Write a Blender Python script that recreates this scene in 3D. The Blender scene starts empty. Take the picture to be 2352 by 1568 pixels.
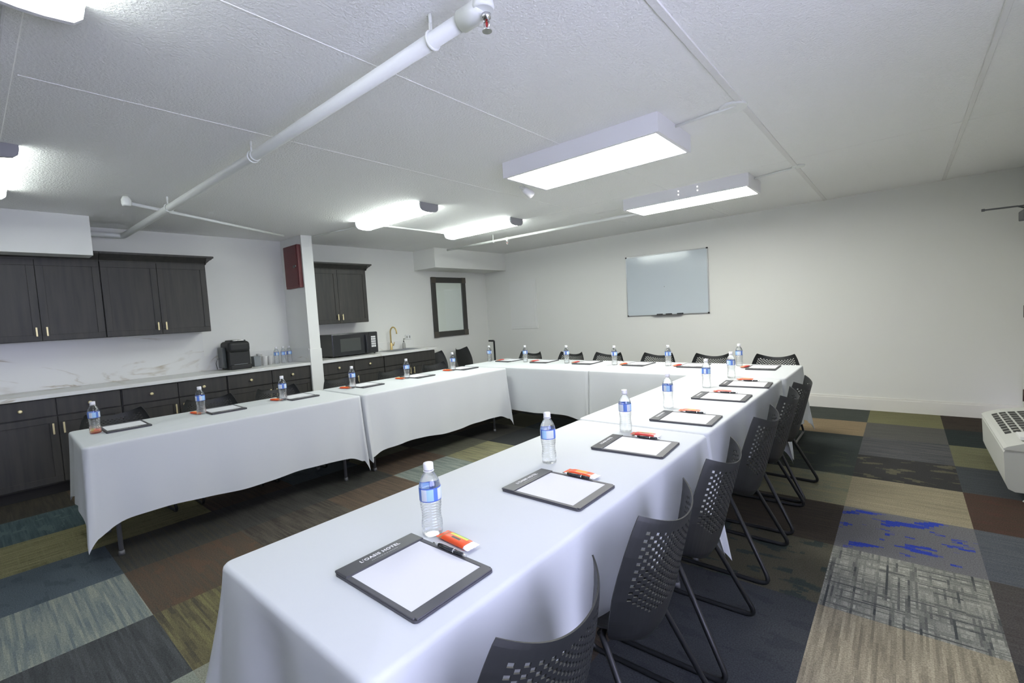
import bpy, bmesh, math, random
from mathutils import Vector, Matrix
random.seed(7)
PI = math.pi
SC = bpy.context.scene
COL = SC.collection

# ---------------------------------------------------------------- colour / materials
def s2l(c):
    def f(v):
        v = v / 255.0
        return v / 12.92 if v <= 0.04045 else ((v + 0.055) / 1.055) ** 2.4
    return (f(c[0]), f(c[1]), f(c[2]), 1.0)

def newmat(name):
    m = bpy.data.materials.new(name); m.use_nodes = True
    nt = m.node_tree
    return m, nt, nt.nodes['Principled BSDF']

def mat(name, rgb, rough=0.5, metal=0.0, lin=False, bump=None, spec=None, emit=None):
    m, nt, b = newmat(name)
    b.inputs['Base Color'].default_value = tuple(rgb) + (1,) if lin else s2l(rgb)
    b.inputs['Roughness'].default_value = rough
    b.inputs['Metallic'].default_value = metal
    if spec is not None: b.inputs['Specular IOR Level'].default_value = spec
    if emit:
        b.inputs['Emission Color'].default_value = tuple(emit[0]) + (1,)
        b.inputs['Emission Strength'].default_value = emit[1]
    if bump:
        scale, strength, dist = bump
        tc = nt.nodes.new('ShaderNodeTexCoord')
        n = nt.nodes.new('ShaderNodeTexNoise'); n.inputs['Scale'].default_value = scale; n.inputs['Detail'].default_value = 4
        bp = nt.nodes.new('ShaderNodeBump'); bp.inputs['Strength'].default_value = strength; bp.inputs['Distance'].default_value = dist
        nt.links.new(tc.outputs['Object'], n.inputs['Vector'])
        nt.links.new(n.outputs['Fac'], bp.inputs['Height'])
        nt.links.new(bp.outputs['Normal'], b.inputs['Normal'])
    return m

def noise_mix(nt, b, coord, scale3, nscale, ca, cb, lo=0.35, hi=0.65, detail=6, dist=0.0):
    mp = nt.nodes.new('ShaderNodeMapping'); mp.inputs['Scale'].default_value = scale3
    nt.links.new(coord, mp.inputs['Vector'])
    n = nt.nodes.new('ShaderNodeTexNoise'); n.inputs['Scale'].default_value = nscale
    n.inputs['Detail'].default_value = detail; n.inputs['Distortion'].default_value = dist
    nt.links.new(mp.outputs['Vector'], n.inputs['Vector'])
    r = nt.nodes.new('ShaderNodeMapRange'); r.inputs['From Min'].default_value = lo; r.inputs['From Max'].default_value = hi
    nt.links.new(n.outputs['Fac'], r.inputs['Value'])
    mx = nt.nodes.new('ShaderNodeMix'); mx.data_type = 'RGBA'
    nt.links.new(r.outputs['Result'], mx.inputs['Factor'])
    mx.inputs[6].default_value = ca; mx.inputs[7].default_value = cb
    return mx.outputs[2], r.outputs['Result']

M = {}
M['wall'] = mat('wall_paint', (0.775, 0.78, 0.74), 0.75, lin=True, bump=(60, 0.08, 0.002))
M['wall2'] = mat('white_paint_gloss', (0.80, 0.81, 0.78), 0.45, lin=True)
M['trim'] = mat('trim_paint', (0.78, 0.77, 0.72), 0.4, lin=True)
M['ceil'] = mat('popcorn_ceiling', (0.93, 0.935, 0.915), 0.95, lin=True)
def _ceil():
    m = M['ceil']; nt = m.node_tree; b = nt.nodes['Principled BSDF']
    tc = nt.nodes.new('ShaderNodeTexCoord')
    n = nt.nodes.new('ShaderNodeTexNoise'); n.inputs['Scale'].default_value = 75; n.inputs['Detail'].default_value = 5; n.inputs['Roughness'].default_value = 0.6
    r = nt.nodes.new('ShaderNodeMapRange'); r.inputs['From Min'].default_value = 0.4; r.inputs['From Max'].default_value = 0.62
    bp = nt.nodes.new('ShaderNodeBump'); bp.inputs['Strength'].default_value = 0.6; bp.inputs['Distance'].default_value = 0.004
    nt.links.new(tc.outputs['Object'], n.inputs['Vector']); nt.links.new(n.outputs['Fac'], r.inputs['Value'])
    nt.links.new(r.outputs['Result'], bp.inputs['Height']); nt.links.new(bp.outputs['Normal'], b.inputs['Normal'])
_ceil()
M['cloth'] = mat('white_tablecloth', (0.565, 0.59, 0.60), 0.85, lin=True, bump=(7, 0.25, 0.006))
M['pipe'] = mat('painted_pipe', (0.80, 0.82, 0.79), 0.5, lin=True)
M['housing'] = mat('lamp_housing', (0.82, 0.82, 0.84), 0.5, lin=True)
M['endcap'] = mat('lamp_endcap_grey', (0.30, 0.30, 0.32), 0.5, lin=True)
EM = 3.3
M['panel'] = mat('lamp_panel_glow', (0.9, 0.9, 0.9), 0.5, lin=True, emit=((1.0, 0.99, 0.92), 6.3 * EM))
M['lens'] = mat('lamp_lens_glow', (0.9, 0.9, 0.9), 0.5, lin=True, emit=((0.93, 1.0, 0.95), 5.6 * EM))
M['lens_near'] = mat('lamp_lens_glow_dim', (0.9, 0.9, 0.9), 0.5, lin=True, emit=((0.93, 1.0, 0.96), 2.6 * EM))
M['black'] = mat('black_plastic', (0.012, 0.0135, 0.014), 0.55, lin=True)
M['blackmetal'] = mat('black_steel', (0.013, 0.0145, 0.016), 0.45, lin=True)
M['gloss'] = mat('gloss_black', (0.022, 0.024, 0.027), 0.2, lin=True)
M['screen'] = mat('microwave_window', (0.06, 0.065, 0.062), 0.3, lin=True)
M['gold'] = mat('brushed_gold', (0.78, 0.60, 0.28), 0.35, 1.0, lin=True)
M['brass'] = mat('pale_brass', (0.80, 0.70, 0.42), 0.4, 0.6, lin=True)
M['chrome'] = mat('chrome', (0.8, 0.8, 0.8), 0.2, 1.0, lin=True)
M['greymetal'] = mat('grey_steel_leg', (0.15, 0.155, 0.165), 0.5, 0.3, lin=True)
M['tabletop'] = mat('plastic_tabletop', (0.55, 0.55, 0.53), 0.6, lin=True)
M['red'] = mat('red_enamel', (0.13, 0.022, 0.024), 0.45, lin=True)
M['paper'] = mat('note_paper', (0.66, 0.665, 0.69), 0.8, lin=True)
M['pad'] = mat('desk_pad_leatherette', (0.065, 0.065, 0.075), 0.42, lin=True)
M['padhead'] = mat('desk_pad_header', (0.055, 0.056, 0.062), 0.4, lin=True)
M['print'] = mat('white_print', (0.75, 0.75, 0.75), 0.6, lin=True)
M['printgrey'] = mat('grey_print', (0.35, 0.35, 0.35), 0.6, lin=True)
M['cap'] = mat('bottle_cap_white', (0.8, 0.8, 0.84), 0.4, lin=True)
M['white'] = mat('white_plastic', (0.75, 0.76, 0.75), 0.4, lin=True)
M['ptac'] = mat('cream_plastic', (0.56, 0.57, 0.53), 0.45, lin=True)
M['grille'] = mat('grille_dark', (0.03, 0.032, 0.03), 0.6, lin=True)
M['board'] = mat('whiteboard_face', (0.56, 0.62, 0.66), 0.12, lin=True)
M['alu'] = mat('aluminium', (0.45, 0.46, 0.47), 0.35, 0.8, lin=True)
M['mirror'] = mat('mirror_glass', (0.86, 0.92, 0.88), 0.02, 1.0, lin=True)
M['mframe'] = mat('dark_mirror_frame', (0.045, 0.044, 0.04), 0.45, lin=True)
M['mcorner'] = mat('mirror_corner_block', (0.09, 0.08, 0.065), 0.4, 0.3, lin=True)
M['lampwhite'] = mat('bright_white_enamel', (.92, .92, .92), .35, lin=True)
M['rubber'] = mat('dark_rubber', (0.03, 0.03, 0.03), 0.7, lin=True)
M['brown'] = mat('brown_hinge', (0.09, 0.055, 0.045), 0.5, 0.4, lin=True)
M['soap'] = mat('soap_bottle_grey', (0.33, 0.33, 0.31), 0.3, lin=True)
M['mug'] = mat('patterned_cup', (0.78, 0.78, 0.76), 0.5, lin=True)
M['bin'] = mat('grey_bin', (0.22, 0.24, 0.25), 0.5, lin=True)
M['orange'] = mat('wrapper_orange', (0.85, 0.10, 0.025), 0.3, lin=True)
M['redw'] = mat('wrapper_red', (0.62, 0.045, 0.04), 0.3, lin=True)
M['yellow'] = mat('wrapper_yellow_green', (0.60, 0.62, 0.06), 0.35, lin=True)
M['green'] = mat('wrapper_green', (0.20, 0.42, 0.08), 0.35, lin=True)
M['amber'] = mat('wrapper_amber', (0.90, 0.35, 0.03), 0.35, lin=True)
M['darkband'] = mat('wrapper_dark', (0.07, 0.05, 0.04), 0.4, lin=True)
M['wwhite'] = mat('wrapper_white', (0.80, 0.78, 0.85), 0.3, lin=True)
M['tan'] = mat('wrapper_tan', (0.45, 0.25, 0.10), 0.4, lin=True)

# dark stained cabinet wood
def _wood():
    m, nt, b = newmat('dark_stained_wood')
    tc = nt.nodes.new('ShaderNodeTexCoord')
    c, f = noise_mix(nt, b, tc.outputs['Object'], (9, 9, 0.8), 3.0, (0.028, 0.028, 0.027, 1), (0.049, 0.046, 0.040, 1), 0.3, 0.7)
    nt.links.new(c, b.inputs['Base Color']); b.inputs['Roughness'].default_value = 0.5
    return m
M['wood'] = _wood()
M['toe'] = mat('toe_kick', (0.018, 0.018, 0.018), 0.7, lin=True)

# white marble with thin tan veins
def _marble():
    m, nt, b = newmat('veined_marble')
    tc = nt.nodes.new('ShaderNodeTexCoord')
    mp = nt.nodes.new('ShaderNodeMapping'); mp.inputs['Scale'].default_value = (1.0, 0.8, 2.4); mp.inputs['Location'].default_value = (0.3, 2.2, 0.7)
    n = nt.nodes.new('ShaderNodeTexNoise'); n.inputs['Scale'].default_value = 1.15; n.inputs['Detail'].default_value = 5; n.inputs['Distortion'].default_value = 0.9
    nt.links.new(tc.outputs['Object'], mp.inputs['Vector']); nt.links.new(mp.outputs['Vector'], n.inputs['Vector'])
    s = nt.nodes.new('ShaderNodeMath'); s.operation = 'SUBTRACT'; s.inputs[1].default_value = 0.5
    a = nt.nodes.new('ShaderNodeMath'); a.operation = 'ABSOLUTE'
    r = nt.nodes.new('ShaderNodeMapRange'); r.inputs['From Min'].default_value = 0.0; r.inputs['From Max'].default_value = 0.022
    r.inputs['To Min'].default_value = 1.0; r.inputs['To Max'].default_value = 0.0
    nt.links.new(n.outputs['Fac'], s.inputs[0]); nt.links.new(s.outputs[0], a.inputs[0]); nt.links.new(a.outputs[0], r.inputs['Value'])
    n2 = nt.nodes.new('ShaderNodeTexNoise'); n2.inputs['Scale'].default_value = 3.2; n2.inputs['Detail'].default_value = 3
    nt.links.new(tc.outputs['Object'], n2.inputs['Vector'])
    r2 = nt.nodes.new('ShaderNodeMapRange'); r2.inputs['From Min'].default_value = 0.46; r2.inputs['From Max'].default_value = 0.64
    nt.links.new(n2.outputs['Fac'], r2.inputs['Value'])
    ml = nt.nodes.new('ShaderNodeMath'); ml.operation = 'MULTIPLY'
    nt.links.new(r.outputs['Result'], ml.inputs[0]); nt.links.new(r2.outputs['Result'], ml.inputs[1])
    mx = nt.nodes.new('ShaderNodeMix'); mx.data_type = 'RGBA'
    nt.links.new(ml.outputs[0], mx.inputs['Factor'])
    mx.inputs[6].default_value = (0.74, 0.745, 0.72, 1); mx.inputs[7].default_value = (0.44, 0.39, 0.30, 1)
    nt.links.new(mx.outputs[2], b.inputs['Base Color']); b.inputs['Roughness'].default_value = 0.3
    return m
M['marble'] = _marble()

# clear bottle: water-filled thin plastic
def _pet():
    m, nt, b = newmat('clear_bottle_water')
    b.inputs['Base Color'].default_value = (0.97, 0.985, 1.0, 1)
    b.inputs['Transmission Weight'].default_value = 1.0
    b.inputs['Roughness'].default_value = 0.04
    b.inputs['IOR'].default_value = 1.22
    tr = nt.nodes.new('ShaderNodeBsdfTransparent'); tr.inputs['Color'].default_value = (0.95, 0.97, 0.99, 1)
    gl = nt.nodes.new('ShaderNodeBsdfGlossy'); gl.inputs['Roughness'].default_value = 0.08
    mx = nt.nodes.new('ShaderNodeMixShader'); mx.inputs['Fac'].default_value = 0.62
    lw = nt.nodes.new('ShaderNodeLayerWeight'); lw.inputs['Blend'].default_value = 0.35
    r = nt.nodes.new('ShaderNodeMapRange'); r.inputs['From Max'].default_value = 1.0; r.inputs['To Min'].default_value = 0.05; r.inputs['To Max'].default_value = 0.45
    mx2 = nt.nodes.new('ShaderNodeMixShader')
    nt.links.new(tr.outputs[0], mx.inputs[1]); nt.links.new(b.outputs[0], mx.inputs[2])
    nt.links.new(lw.outputs['Facing'], r.inputs['Value']); nt.links.new(r.outputs['Result'], mx2.inputs['Fac'])
    nt.links.new(mx.outputs[0], mx2.inputs[1]); nt.links.new(gl.outputs[0], mx2.inputs[2])
    nt.links.new(mx2.outputs[0], nt.nodes['Material Output'].inputs['Surface'])
    return m
M['pet'] = _pet()
# label: bands by angle around the bottle
def _label():
    m, nt, b = newmat('bottle_label')
    tc = nt.nodes.new('ShaderNodeTexCoord'); sp = nt.nodes.new('ShaderNodeSeparateXYZ')
    nt.links.new(tc.outputs['Object'], sp.inputs[0])
    at = nt.nodes.new('ShaderNodeMath'); at.operation = 'ARCTAN2'
    nt.links.new(sp.outputs['Y'], at.inputs[0]); nt.links.new(sp.outputs['X'], at.inputs[1])
    mr = nt.nodes.new('ShaderNodeMapRange'); mr.inputs['From Min'].default_value = -PI; mr.inputs['From Max'].default_value = PI
    nt.links.new(at.outputs[0], mr.inputs['Value'])
    cr = nt.nodes.new('ShaderNodeValToRGB'); cr.color_ramp.interpolation = 'CONSTANT'
    el = cr.color_ramp.elements
    W_ = (0.60, 0.65, 0.72, 1); B_ = (0.09, 0.19, 0.56, 1); LB = (0.34, 0.55, 0.80, 1)
    el[0].position = 0.0; el[0].color = W_
    el[1].position = 0.06; el[1].color = B_
    for p, c in ((0.15, W_), (0.24, LB), (0.34, B_), (0.41, W_), (0.50, LB), (0.58, B_), (0.66, W_), (0.74, B_), (0.80, LB), (0.90, W_)):
        e = el.new(p); e.color = c
    nt.links.new(mr.outputs['Result'], cr.inputs['Fac'])
    # thin blue edge lines at top and bottom
    r1 = nt.nodes.new('ShaderNodeMath'); r1.operation = 'SUBTRACT'; r1.inputs[1].default_value = 0.129
    a1 = nt.nodes.new('ShaderNodeMath'); a1.operation = 'ABSOLUTE'
    g1 = nt.nodes.new('ShaderNodeMath'); g1.operation = 'GREATER_THAN'; g1.inputs[1].default_value = 0.0175
    nt.links.new(sp.outputs['Z'], r1.inputs[0]); nt.links.new(r1.outputs[0], a1.inputs[0]); nt.links.new(a1.outputs[0], g1.inputs[0])
    mx = nt.nodes.new('ShaderNodeMix'); mx.data_type = 'RGBA'
    nt.links.new(g1.outputs[0], mx.inputs['Factor']); nt.links.new(cr.outputs['Color'], mx.inputs[6]); mx.inputs[7].default_value = (0.05, 0.12, 0.55, 1)
    nt.links.new(mx.outputs[2], b.inputs['Base Color']); b.inputs['Roughness'].default_value = 0.35
    return m
M['label'] = _label()

# carpet tiles: colours and pattern weights live on the tiles
def _carpet():
    m, nt, b = newmat('carpet_tiles')
    tc = nt.nodes.new('ShaderNodeTexCoord'); co = tc.outputs['Object']
    def attr(n):
        a = nt.nodes.new('ShaderNodeAttribute'); a.attribute_name = n; return a
    A = attr('tone_a'); B = attr('tone_b'); P = attr('pattern')
    def streak(scale3, ns, lo, hi, detail=3, dist=0.0, snap=(.02, .02, 1)):
        sn = nt.nodes.new('ShaderNodeVectorMath'); sn.operation = 'SNAP'; sn.inputs[1].default_value = snap
        nt.links.new(co, sn.inputs[0])
        mp = nt.nodes.new('ShaderNodeMapping'); mp.inputs['Scale'].default_value = scale3
        nt.links.new(sn.outputs[0], mp.inputs['Vector'])
        n = nt.nodes.new('ShaderNodeTexNoise'); n.inputs['Scale'].default_value = ns; n.inputs['Detail'].default_value = detail
        n.inputs['Distortion'].default_value = dist
        nt.links.new(mp.outputs['Vector'], n.inputs['Vector'])
        r = nt.nodes.new('ShaderNodeMapRange'); r.inputs['From Min'].default_value = lo; r.inputs['From Max'].default_value = hi
        nt.links.new(n.outputs['Fac'], r.inputs['Value']); return r.outputs['Result']
    sx = streak((3.0, 60, 1), 1.0, 0.36, 0.66, 3, 0, (.05, .009, 1))
    sy = streak((60, 3.0, 1), 1.0, 0.36, 0.66, 3, 0, (.009, .05, 1))
    bl = streak((6, 12, 1), 1.0, 0.565, 0.60, 4, 0.3, (.022, .011, 1))
    sp = nt.nodes.new('ShaderNodeSeparateColor'); nt.links.new(P.outputs['Color'], sp.inputs['Color'])
    def mul(a, b_):
        k = nt.nodes.new('ShaderNodeMath'); k.operation = 'MULTIPLY'; nt.links.new(a, k.inputs[0]); nt.links.new(b_, k.inputs[1]); return k.outputs[0]
    def mx_(a, b_):
        k = nt.nodes.new('ShaderNodeMath'); k.operation = 'MAXIMUM'; nt.links.new(a, k.inputs[0]); nt.links.new(b_, k.inputs[1]); return k.outputs[0]
    fac = mx_(mx_(mul(sx, sp.outputs['Red']), mul(sy, sp.outputs['Green'])), mul(bl, sp.outputs['Blue']))
    mix = nt.nodes.new('ShaderNodeMix'); mix.data_type = 'RGBA'
    nt.links.new(fac, mix.inputs['Factor']); nt.links.new(A.outputs['Color'], mix.inputs[6]); nt.links.new(B.outputs['Color'], mix.inputs[7])
    fn = nt.nodes.new('ShaderNodeTexNoise'); fn.inputs['Scale'].default_value = 170; fn.inputs['Detail'].default_value = 2
    nt.links.new(co, fn.inputs['Vector'])
    fr = nt.nodes.new('ShaderNodeMapRange'); fr.inputs['From Min'].default_value = 0.3; fr.inputs['From Max'].default_value = 0.7
    fr.inputs['To Min'].default_value = 0.72; fr.inputs['To Max'].default_value = 1.28
    nt.links.new(fn.outputs['Fac'], fr.inputs['Value'])
    vm = nt.nodes.new('ShaderNodeVectorMath'); vm.operation = 'SCALE'
    nt.links.new(mix.outputs[2], vm.inputs[0]); nt.links.new(fr.outputs['Result'], vm.inputs['Scale'])
    nt.links.new(vm.outputs['Vector'], b.inputs['Base Color'])
    b.inputs['Roughness'].default_value = 0.95; b.inputs['Specular IOR Level'].default_value = 0.15
    bp = nt.nodes.new('ShaderNodeBump'); bp.inputs['Strength'].default_value = 0.35; bp.inputs['Distance'].default_value = 0.003
    nt.links.new(fn.outputs['Fac'], bp.inputs['Height']); nt.links.new(bp.outputs['Normal'], b.inputs['Normal'])
    return m
M['carpet'] = _carpet()

# ---------------------------------------------------------------- mesh helpers
class MB:
    def __init__(s): s.bm = bmesh.new(); s.mi = 0
    def _f(s, vs):
        try:
            f = s.bm.faces.new(vs); f.material_index = s.mi; return f
        except ValueError: return None
    def box(s, x0, x1, y0, y1, z0, z1, bev=0.0, seg=2, mtx=None):
        b = bmesh.new()
        bmesh.ops.create_cube(b, size=1)
        for v in b.verts:
            v.co = Vector((x0 + (v.co.x + .5) * (x1 - x0), y0 + (v.co.y + .5) * (y1 - y0), z0 + (v.co.z + .5) * (z1 - z0)))
        if bev > 0:
            bmesh.ops.bevel(b, geom=list(b.edges), offset=bev, segments=seg, affect='EDGES', profile=0.5)
        s.merge(b, mtx); return s
    def merge(s, b, mtx=None):
        mp = {}
        for v in b.verts:
            co = v.co.copy()
            if mtx is not None: co = mtx @ co
            mp[v] = s.bm.verts.new(co)
        for f in b.faces:
            nf = s._f([mp[v] for v in f.verts])
            if nf: nf.smooth = f.smooth
        b.free()
    def lathe(s, prof, n=24, mtx=None, cap=True, smooth=True):
        rings = []
        for r, z in prof:
            ring = []
            for i in range(n):
                a = 2 * PI * i / n
                co = Vector((r * math.cos(a), r * math.sin(a), z))
                if mtx is not None: co = mtx @ co
                ring.append(s.bm.verts.new(co))
            rings.append(ring)
        for a, b in zip(rings, rings[1:]):
            for i in range(n):
                f = s._f([a[i], a[(i + 1) % n], b[(i + 1) % n], b[i]])
                if f: f.smooth = smooth
        if cap:
            s._f(list(reversed(rings[0]))); s._f(rings[-1])
        return s
    def tube(s, pts, r, n=10, closed=False, cap=True):
        pts = [Vector(p) for p in pts]
        rings = []
        up = None
        N = len(pts)
        for i, p in enumerate(pts):
            if closed: t = (pts[(i + 1) % N] - pts[i - 1])
            elif i == 0: t = pts[1] - pts[0]
            elif i == N - 1: t = pts[-1] - pts[-2]
            else: t = (pts[i + 1] - p).normalized() + (p - pts[i - 1]).normalized()
            t.normalize()
            if up is None:
                up = Vector((0, 0, 1)) if abs(t.z) < 0.9 else Vector((1, 0, 0))
            u = t.cross(up)
            if u.length < 1e-5: u = t.cross(Vector((0, 1, 0)))
            u.normalize(); w = u.cross(t).normalized(); up = w
            ring = [s.bm.verts.new(p + r * (math.cos(2 * PI * k / n) * u + math.sin(2 * PI * k / n) * w)) for k in range(n)]
            rings.append(ring)
        prs = list(zip(rings, rings[1:])) + ([(rings[-1], rings[0])] if closed else [])
        for a, b in prs:
            for i in range(n):
                f = s._f([a[i], a[(i + 1) % n], b[(i + 1) % n], b[i]])
                if f: f.smooth = True
        if cap and not closed:
            s._f(list(reversed(rings[0]))); s._f(rings[-1])
        return s
    def prism(s, pts, y0, y1, axis='y'):
        """polygon in two axes extruded along the third"""
        def mk(p, t):
            if axis == 'y': return Vector((p[0], t, p[1]))
            if axis == 'x': return Vector((t, p[0], p[1]))
            return Vector((p[0], p[1], t))
        a = [s.bm.verts.new(mk(p, y0)) for p in pts]; b = [s.bm.verts.new(mk(p, y1)) for p in pts]
        n = len(pts)
        s._f(a); s._f(list(reversed(b)))
        for i in range(n): s._f([a[i], b[i], b[(i + 1) % n], a[(i + 1) % n]])
        return s
    def build(s, name, mats, parent=None, smooth=False, loc=None):
        bmesh.ops.recalc_face_normals(s.bm, faces=list(s.bm.faces))
        me = bpy.data.meshes.new(name); s.bm.to_mesh(me); s.bm.free()
        if not isinstance(mats, (list, tuple)): mats = [mats]
        for m in mats: me.materials.append(M[m] if isinstance(m, str) else m)
        if smooth:
            for p in me.polygons: p.use_smooth = True
        o = bpy.data.objects.new(name, me); COL.objects.link(o)
        if loc is not None: o.location = loc
        if parent: o.parent = parent
        return o

def thing(name, label, cat, loc=(0, 0, 0), rz=0.0, group=None):
    o = bpy.data.objects.new(name, None); COL.objects.link(o)
    o.empty_display_size = 0.05
    o.location = loc; o.rotation_euler = (0, 0, rz)
    return tag(o, label, cat, group)
def tag(o, label, cat, group=None):
    o['label'] = label; o['category'] = cat
    if group: o['group'] = group
    return o
def struct(name, mb, m, parent=None, smooth=False):
    o = mb.build(name, m, parent, smooth)
    if not parent: o['kind'] = 'structure'
    return o
def dup(root, loc, rz, label, group=None):
    r = root.copy(); COL.objects.link(r); r.location = loc; r.rotation_euler = (0, 0, rz); r['label'] = label
    if group: r['group'] = group
    for ch in list(root.children):
        c = ch.copy(); COL.objects.link(c); c.parent = r
        for g in list(ch.children):
            d = g.copy(); COL.objects.link(d); d.parent = c
    return r
def arc(cx, cy, r, a0, a1, n):
    return [(cx + r * math.cos(a0 + (a1 - a0) * i / n), cy + r * math.sin(a0 + (a1 - a0) * i / n)) for i in range(n + 1)]
def fillet(pts, r, n=5):
    pts = [Vector(p) for p in pts]; out = [pts[0]]
    for a, b, c in zip(pts, pts[1:], pts[2:]):
        d1 = (a - b); d2 = (c - b)
        k = min(r, d1.length * .45, d2.length * .45)
        p = b + d1.normalized() * k; q = b + d2.normalized() * k
        for i in range(n + 1):
            t = i / n; out.append(p * (1 - t) ** 2 + b * 2 * t * (1 - t) + q * t * t)
    out.append(pts[-1]); return out

# ---------------------------------------------------------------- room dimensions
XL, XR, YF, YB, H = -6.427, 0.93, -2.6, 6.873, 2.545
WY0, WY1, WX = 2.872, 3.006, -5.835      # partition stub

# floor of carpet tiles
xl = [XL, -5.98, -5.36, -4.74, -4.12, -3.535, -2.882, -2.262, -1.61, -0.955, -0.305, 0.305, XR]
yl = [YF, -2.02, -1.39, -0.76, -0.13, 0.50, 1.135, 1.77, 2.405, 3.045, 3.665, 4.31, 4.93, 5.575, 6.2, YB]
PL = (0, 0, 0); SX = (1, 0, 0); SY = (0, 1, 0); BL = (0, 0, 1); XH = (1, 1, 0); MX = (.6, 0, .7)
def key(x, y):
    return (max(i for i in range(len(xl) - 1) if xl[i] <= x), max(i for i in range(len(yl) - 1) if yl[i] <= y))
T = {}
def setc(x, y, a, b, p): T[key(x, y)] = (a, b, p)
# right-hand area
setc(-.6, 6.5, (72, 77, 72), (62, 66, 62), SX); setc(0, 6.5, (118, 116, 86), (104, 102, 76), SX); setc(.6, 6.5, (62, 55, 48), (48, 42, 40), MX)
setc(-.6, 5.9, (138, 121, 96), (118, 104, 82), SX); setc(0, 5.9, (88, 88, 84), (80, 80, 78), SX); setc(.6, 5.9, (42, 50, 50), (36, 42, 42), SX)
setc(-.6, 5.2, (54, 60, 58), (46, 52, 52), SX); setc(0, 5.2, (88, 88, 88), (64, 66, 70), SX); setc(.6, 5.2, (106, 106, 82), (92, 92, 72), SX)
setc(-.6, 4.6, (50, 56, 54), (62, 66, 58), BL); setc(0, 4.6, (52, 52, 52), (84, 82, 68), BL); setc(.6, 4.6, (66, 70, 72), (58, 62, 66), SX)
setc(-.6, 4.0, (122, 117, 94), (98, 104, 92), MX); setc(0, 4.0, (140, 132, 110), (124, 117, 98), SX); setc(.6, 4.0, (66, 55, 47), (76, 54, 48), MX)
setc(-.6, 3.3, (66, 60, 52), (54, 50, 46), SX); setc(0, 3.3, (100, 100, 102), (44, 62, 150), BL); setc(.6, 3.3, (84, 88, 92), (72, 76, 82), SX)
setc(-.6, 2.7, (78, 76, 64), (54, 62, 58), BL); setc(0, 2.7, (162, 162, 150), (54, 58, 60), (.9, .95, 0)); setc(.6, 2.7, (74, 72, 70), (66, 62, 60), SX)
setc(-.6, 2.0, (63, 66, 68), (57, 60, 63), BL); setc(0, 2.0, (156, 148, 126), (114, 107, 91), SY); setc(.6, 2.0, (66, 66, 64), (58, 58, 58), SY)
setc(-.6, 1.4, (62, 65, 67), (55, 58, 61), BL); setc(0, 1.4, (90, 90, 88), (70, 72, 74), SY); setc(.6, 1.4, (60, 62, 60), (52, 52, 52), SX)
# left-hand area
setc(-1.9, 0.2, (122, 128, 118), (114, 118, 110), PL); setc(-2.5, 0.2, (74, 77, 78), (58, 61, 62), SX)
setc(-3.2, 0.2, (92, 102, 104), (138, 142, 128), (0.75, 0, 0)); setc(-3.8, 0.2, (72, 82, 88), (64, 74, 80), BL)
setc(-4.4, 0.2, (94, 92, 66), (134, 130, 96), (.5, .9, 0)); setc(-5.0, 0.2, (56, 70, 74), (84, 100, 100), MX); setc(-5.6, .2, (66, 62, 54), (54, 52, 48), SX)
setc(-1.9, .8, (124, 126, 114), (112, 116, 106), PL); setc(-2.5, .8, (72, 68, 58), (116, 112, 78), (.8, 0, 0)); setc(-3.2, .8, (74, 68, 59), (88, 70, 56), MX)
setc(-3.8, .8, (60, 62, 60), (70, 68, 60), SX); setc(-4.4, .8, (94, 92, 66), (134, 130, 96), (.5, .9, 0)); setc(-5.0, .8, (56, 70, 74), (80, 92, 92), MX)
setc(-1.9, 1.4, (98, 110, 106), (86, 98, 92), BL); setc(-2.5, 1.4, (84, 100, 96), (118, 132, 124), MX); setc(-3.2, 1.4, (80, 76, 68), (58, 54, 50), SX); setc(-3.8, 1.4, (70, 70, 66), (58, 58, 56), SX)
setc(-1.9, 2.0, (120, 118, 100), (104, 106, 94), SX); setc(-2.5, 2.0, (128, 106, 80), (110, 98, 78), MX); setc(-3.2, 2.0, (88, 76, 64), (70, 62, 54), SX); setc(-3.8, 2., (60, 62, 58), (52, 52, 50), SX)
setc(-1.9, 2.7, (112, 112, 98), (100, 100, 90), SX); setc(-2.5, 2.7, (134, 116, 86), (116, 108, 84), SX); setc(-3.2, 2.7, (118, 124, 116), (86, 96, 94), SX); setc(-3.8, 2.7, (84, 72, 60), (66, 58, 52), SX)
setc(-2.5, 3.3, (122, 118, 88), (108, 106, 82), SX); setc(-3.2, 3.3, (116, 114, 86), (88, 88, 72), SX); setc(-3.8, 3.3, (84, 86, 74), (70, 70, 62), SX)
setc(-3.2, 4.0, (44, 46, 46), (38, 40, 42), SX); setc(-2.5, 4.0, (44, 46, 46), (40, 42, 42), SX); setc(-3.8, 4., (60, 60, 56), (50, 50, 48), SX)
PALS = [((62, 60, 54), (50, 50, 48), SX), ((72, 80, 82), (62, 70, 74), BL), ((104, 102, 84), (88, 88, 72), SX), ((56, 60, 62), (70, 70, 66), MX), ((84, 74, 62), (64, 58, 52), SX)]
fb = bmesh.new()
FM = 1.02
cols = []
for i in range(len(xl) - 1):
    for j in range(len(yl) - 1):
        vs = [fb.verts.new((xl[i + a], yl[j + b], 0)) for a, b in ((0, 0), (1, 0), (1, 1), (0, 1))]
        fb.faces.new(vs)
        cols.append(T.get((i, j)) or random.choice(PALS))
me = bpy.data.meshes.new('floor'); fb.to_mesh(me); fb.free()
for an, k in (('tone_a', 0), ('tone_b', 1), ('pattern', 2)):
    at = me.color_attributes.new(an, 'FLOAT_COLOR', 'CORNER')
    for p in me.polygons:
        c = cols[p.index][k]
        c = tuple(list(c) + [1]) if k == 2 else tuple([v * FM for v in s2l(c)[:3]] + [1])
        for li in p.loop_indices: at.data[li].color = c
me.materials.append(M['carpet'])
floor = bpy.data.objects.new('floor', me); COL.objects.link(floor); floor['kind'] = 'structure'

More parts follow.
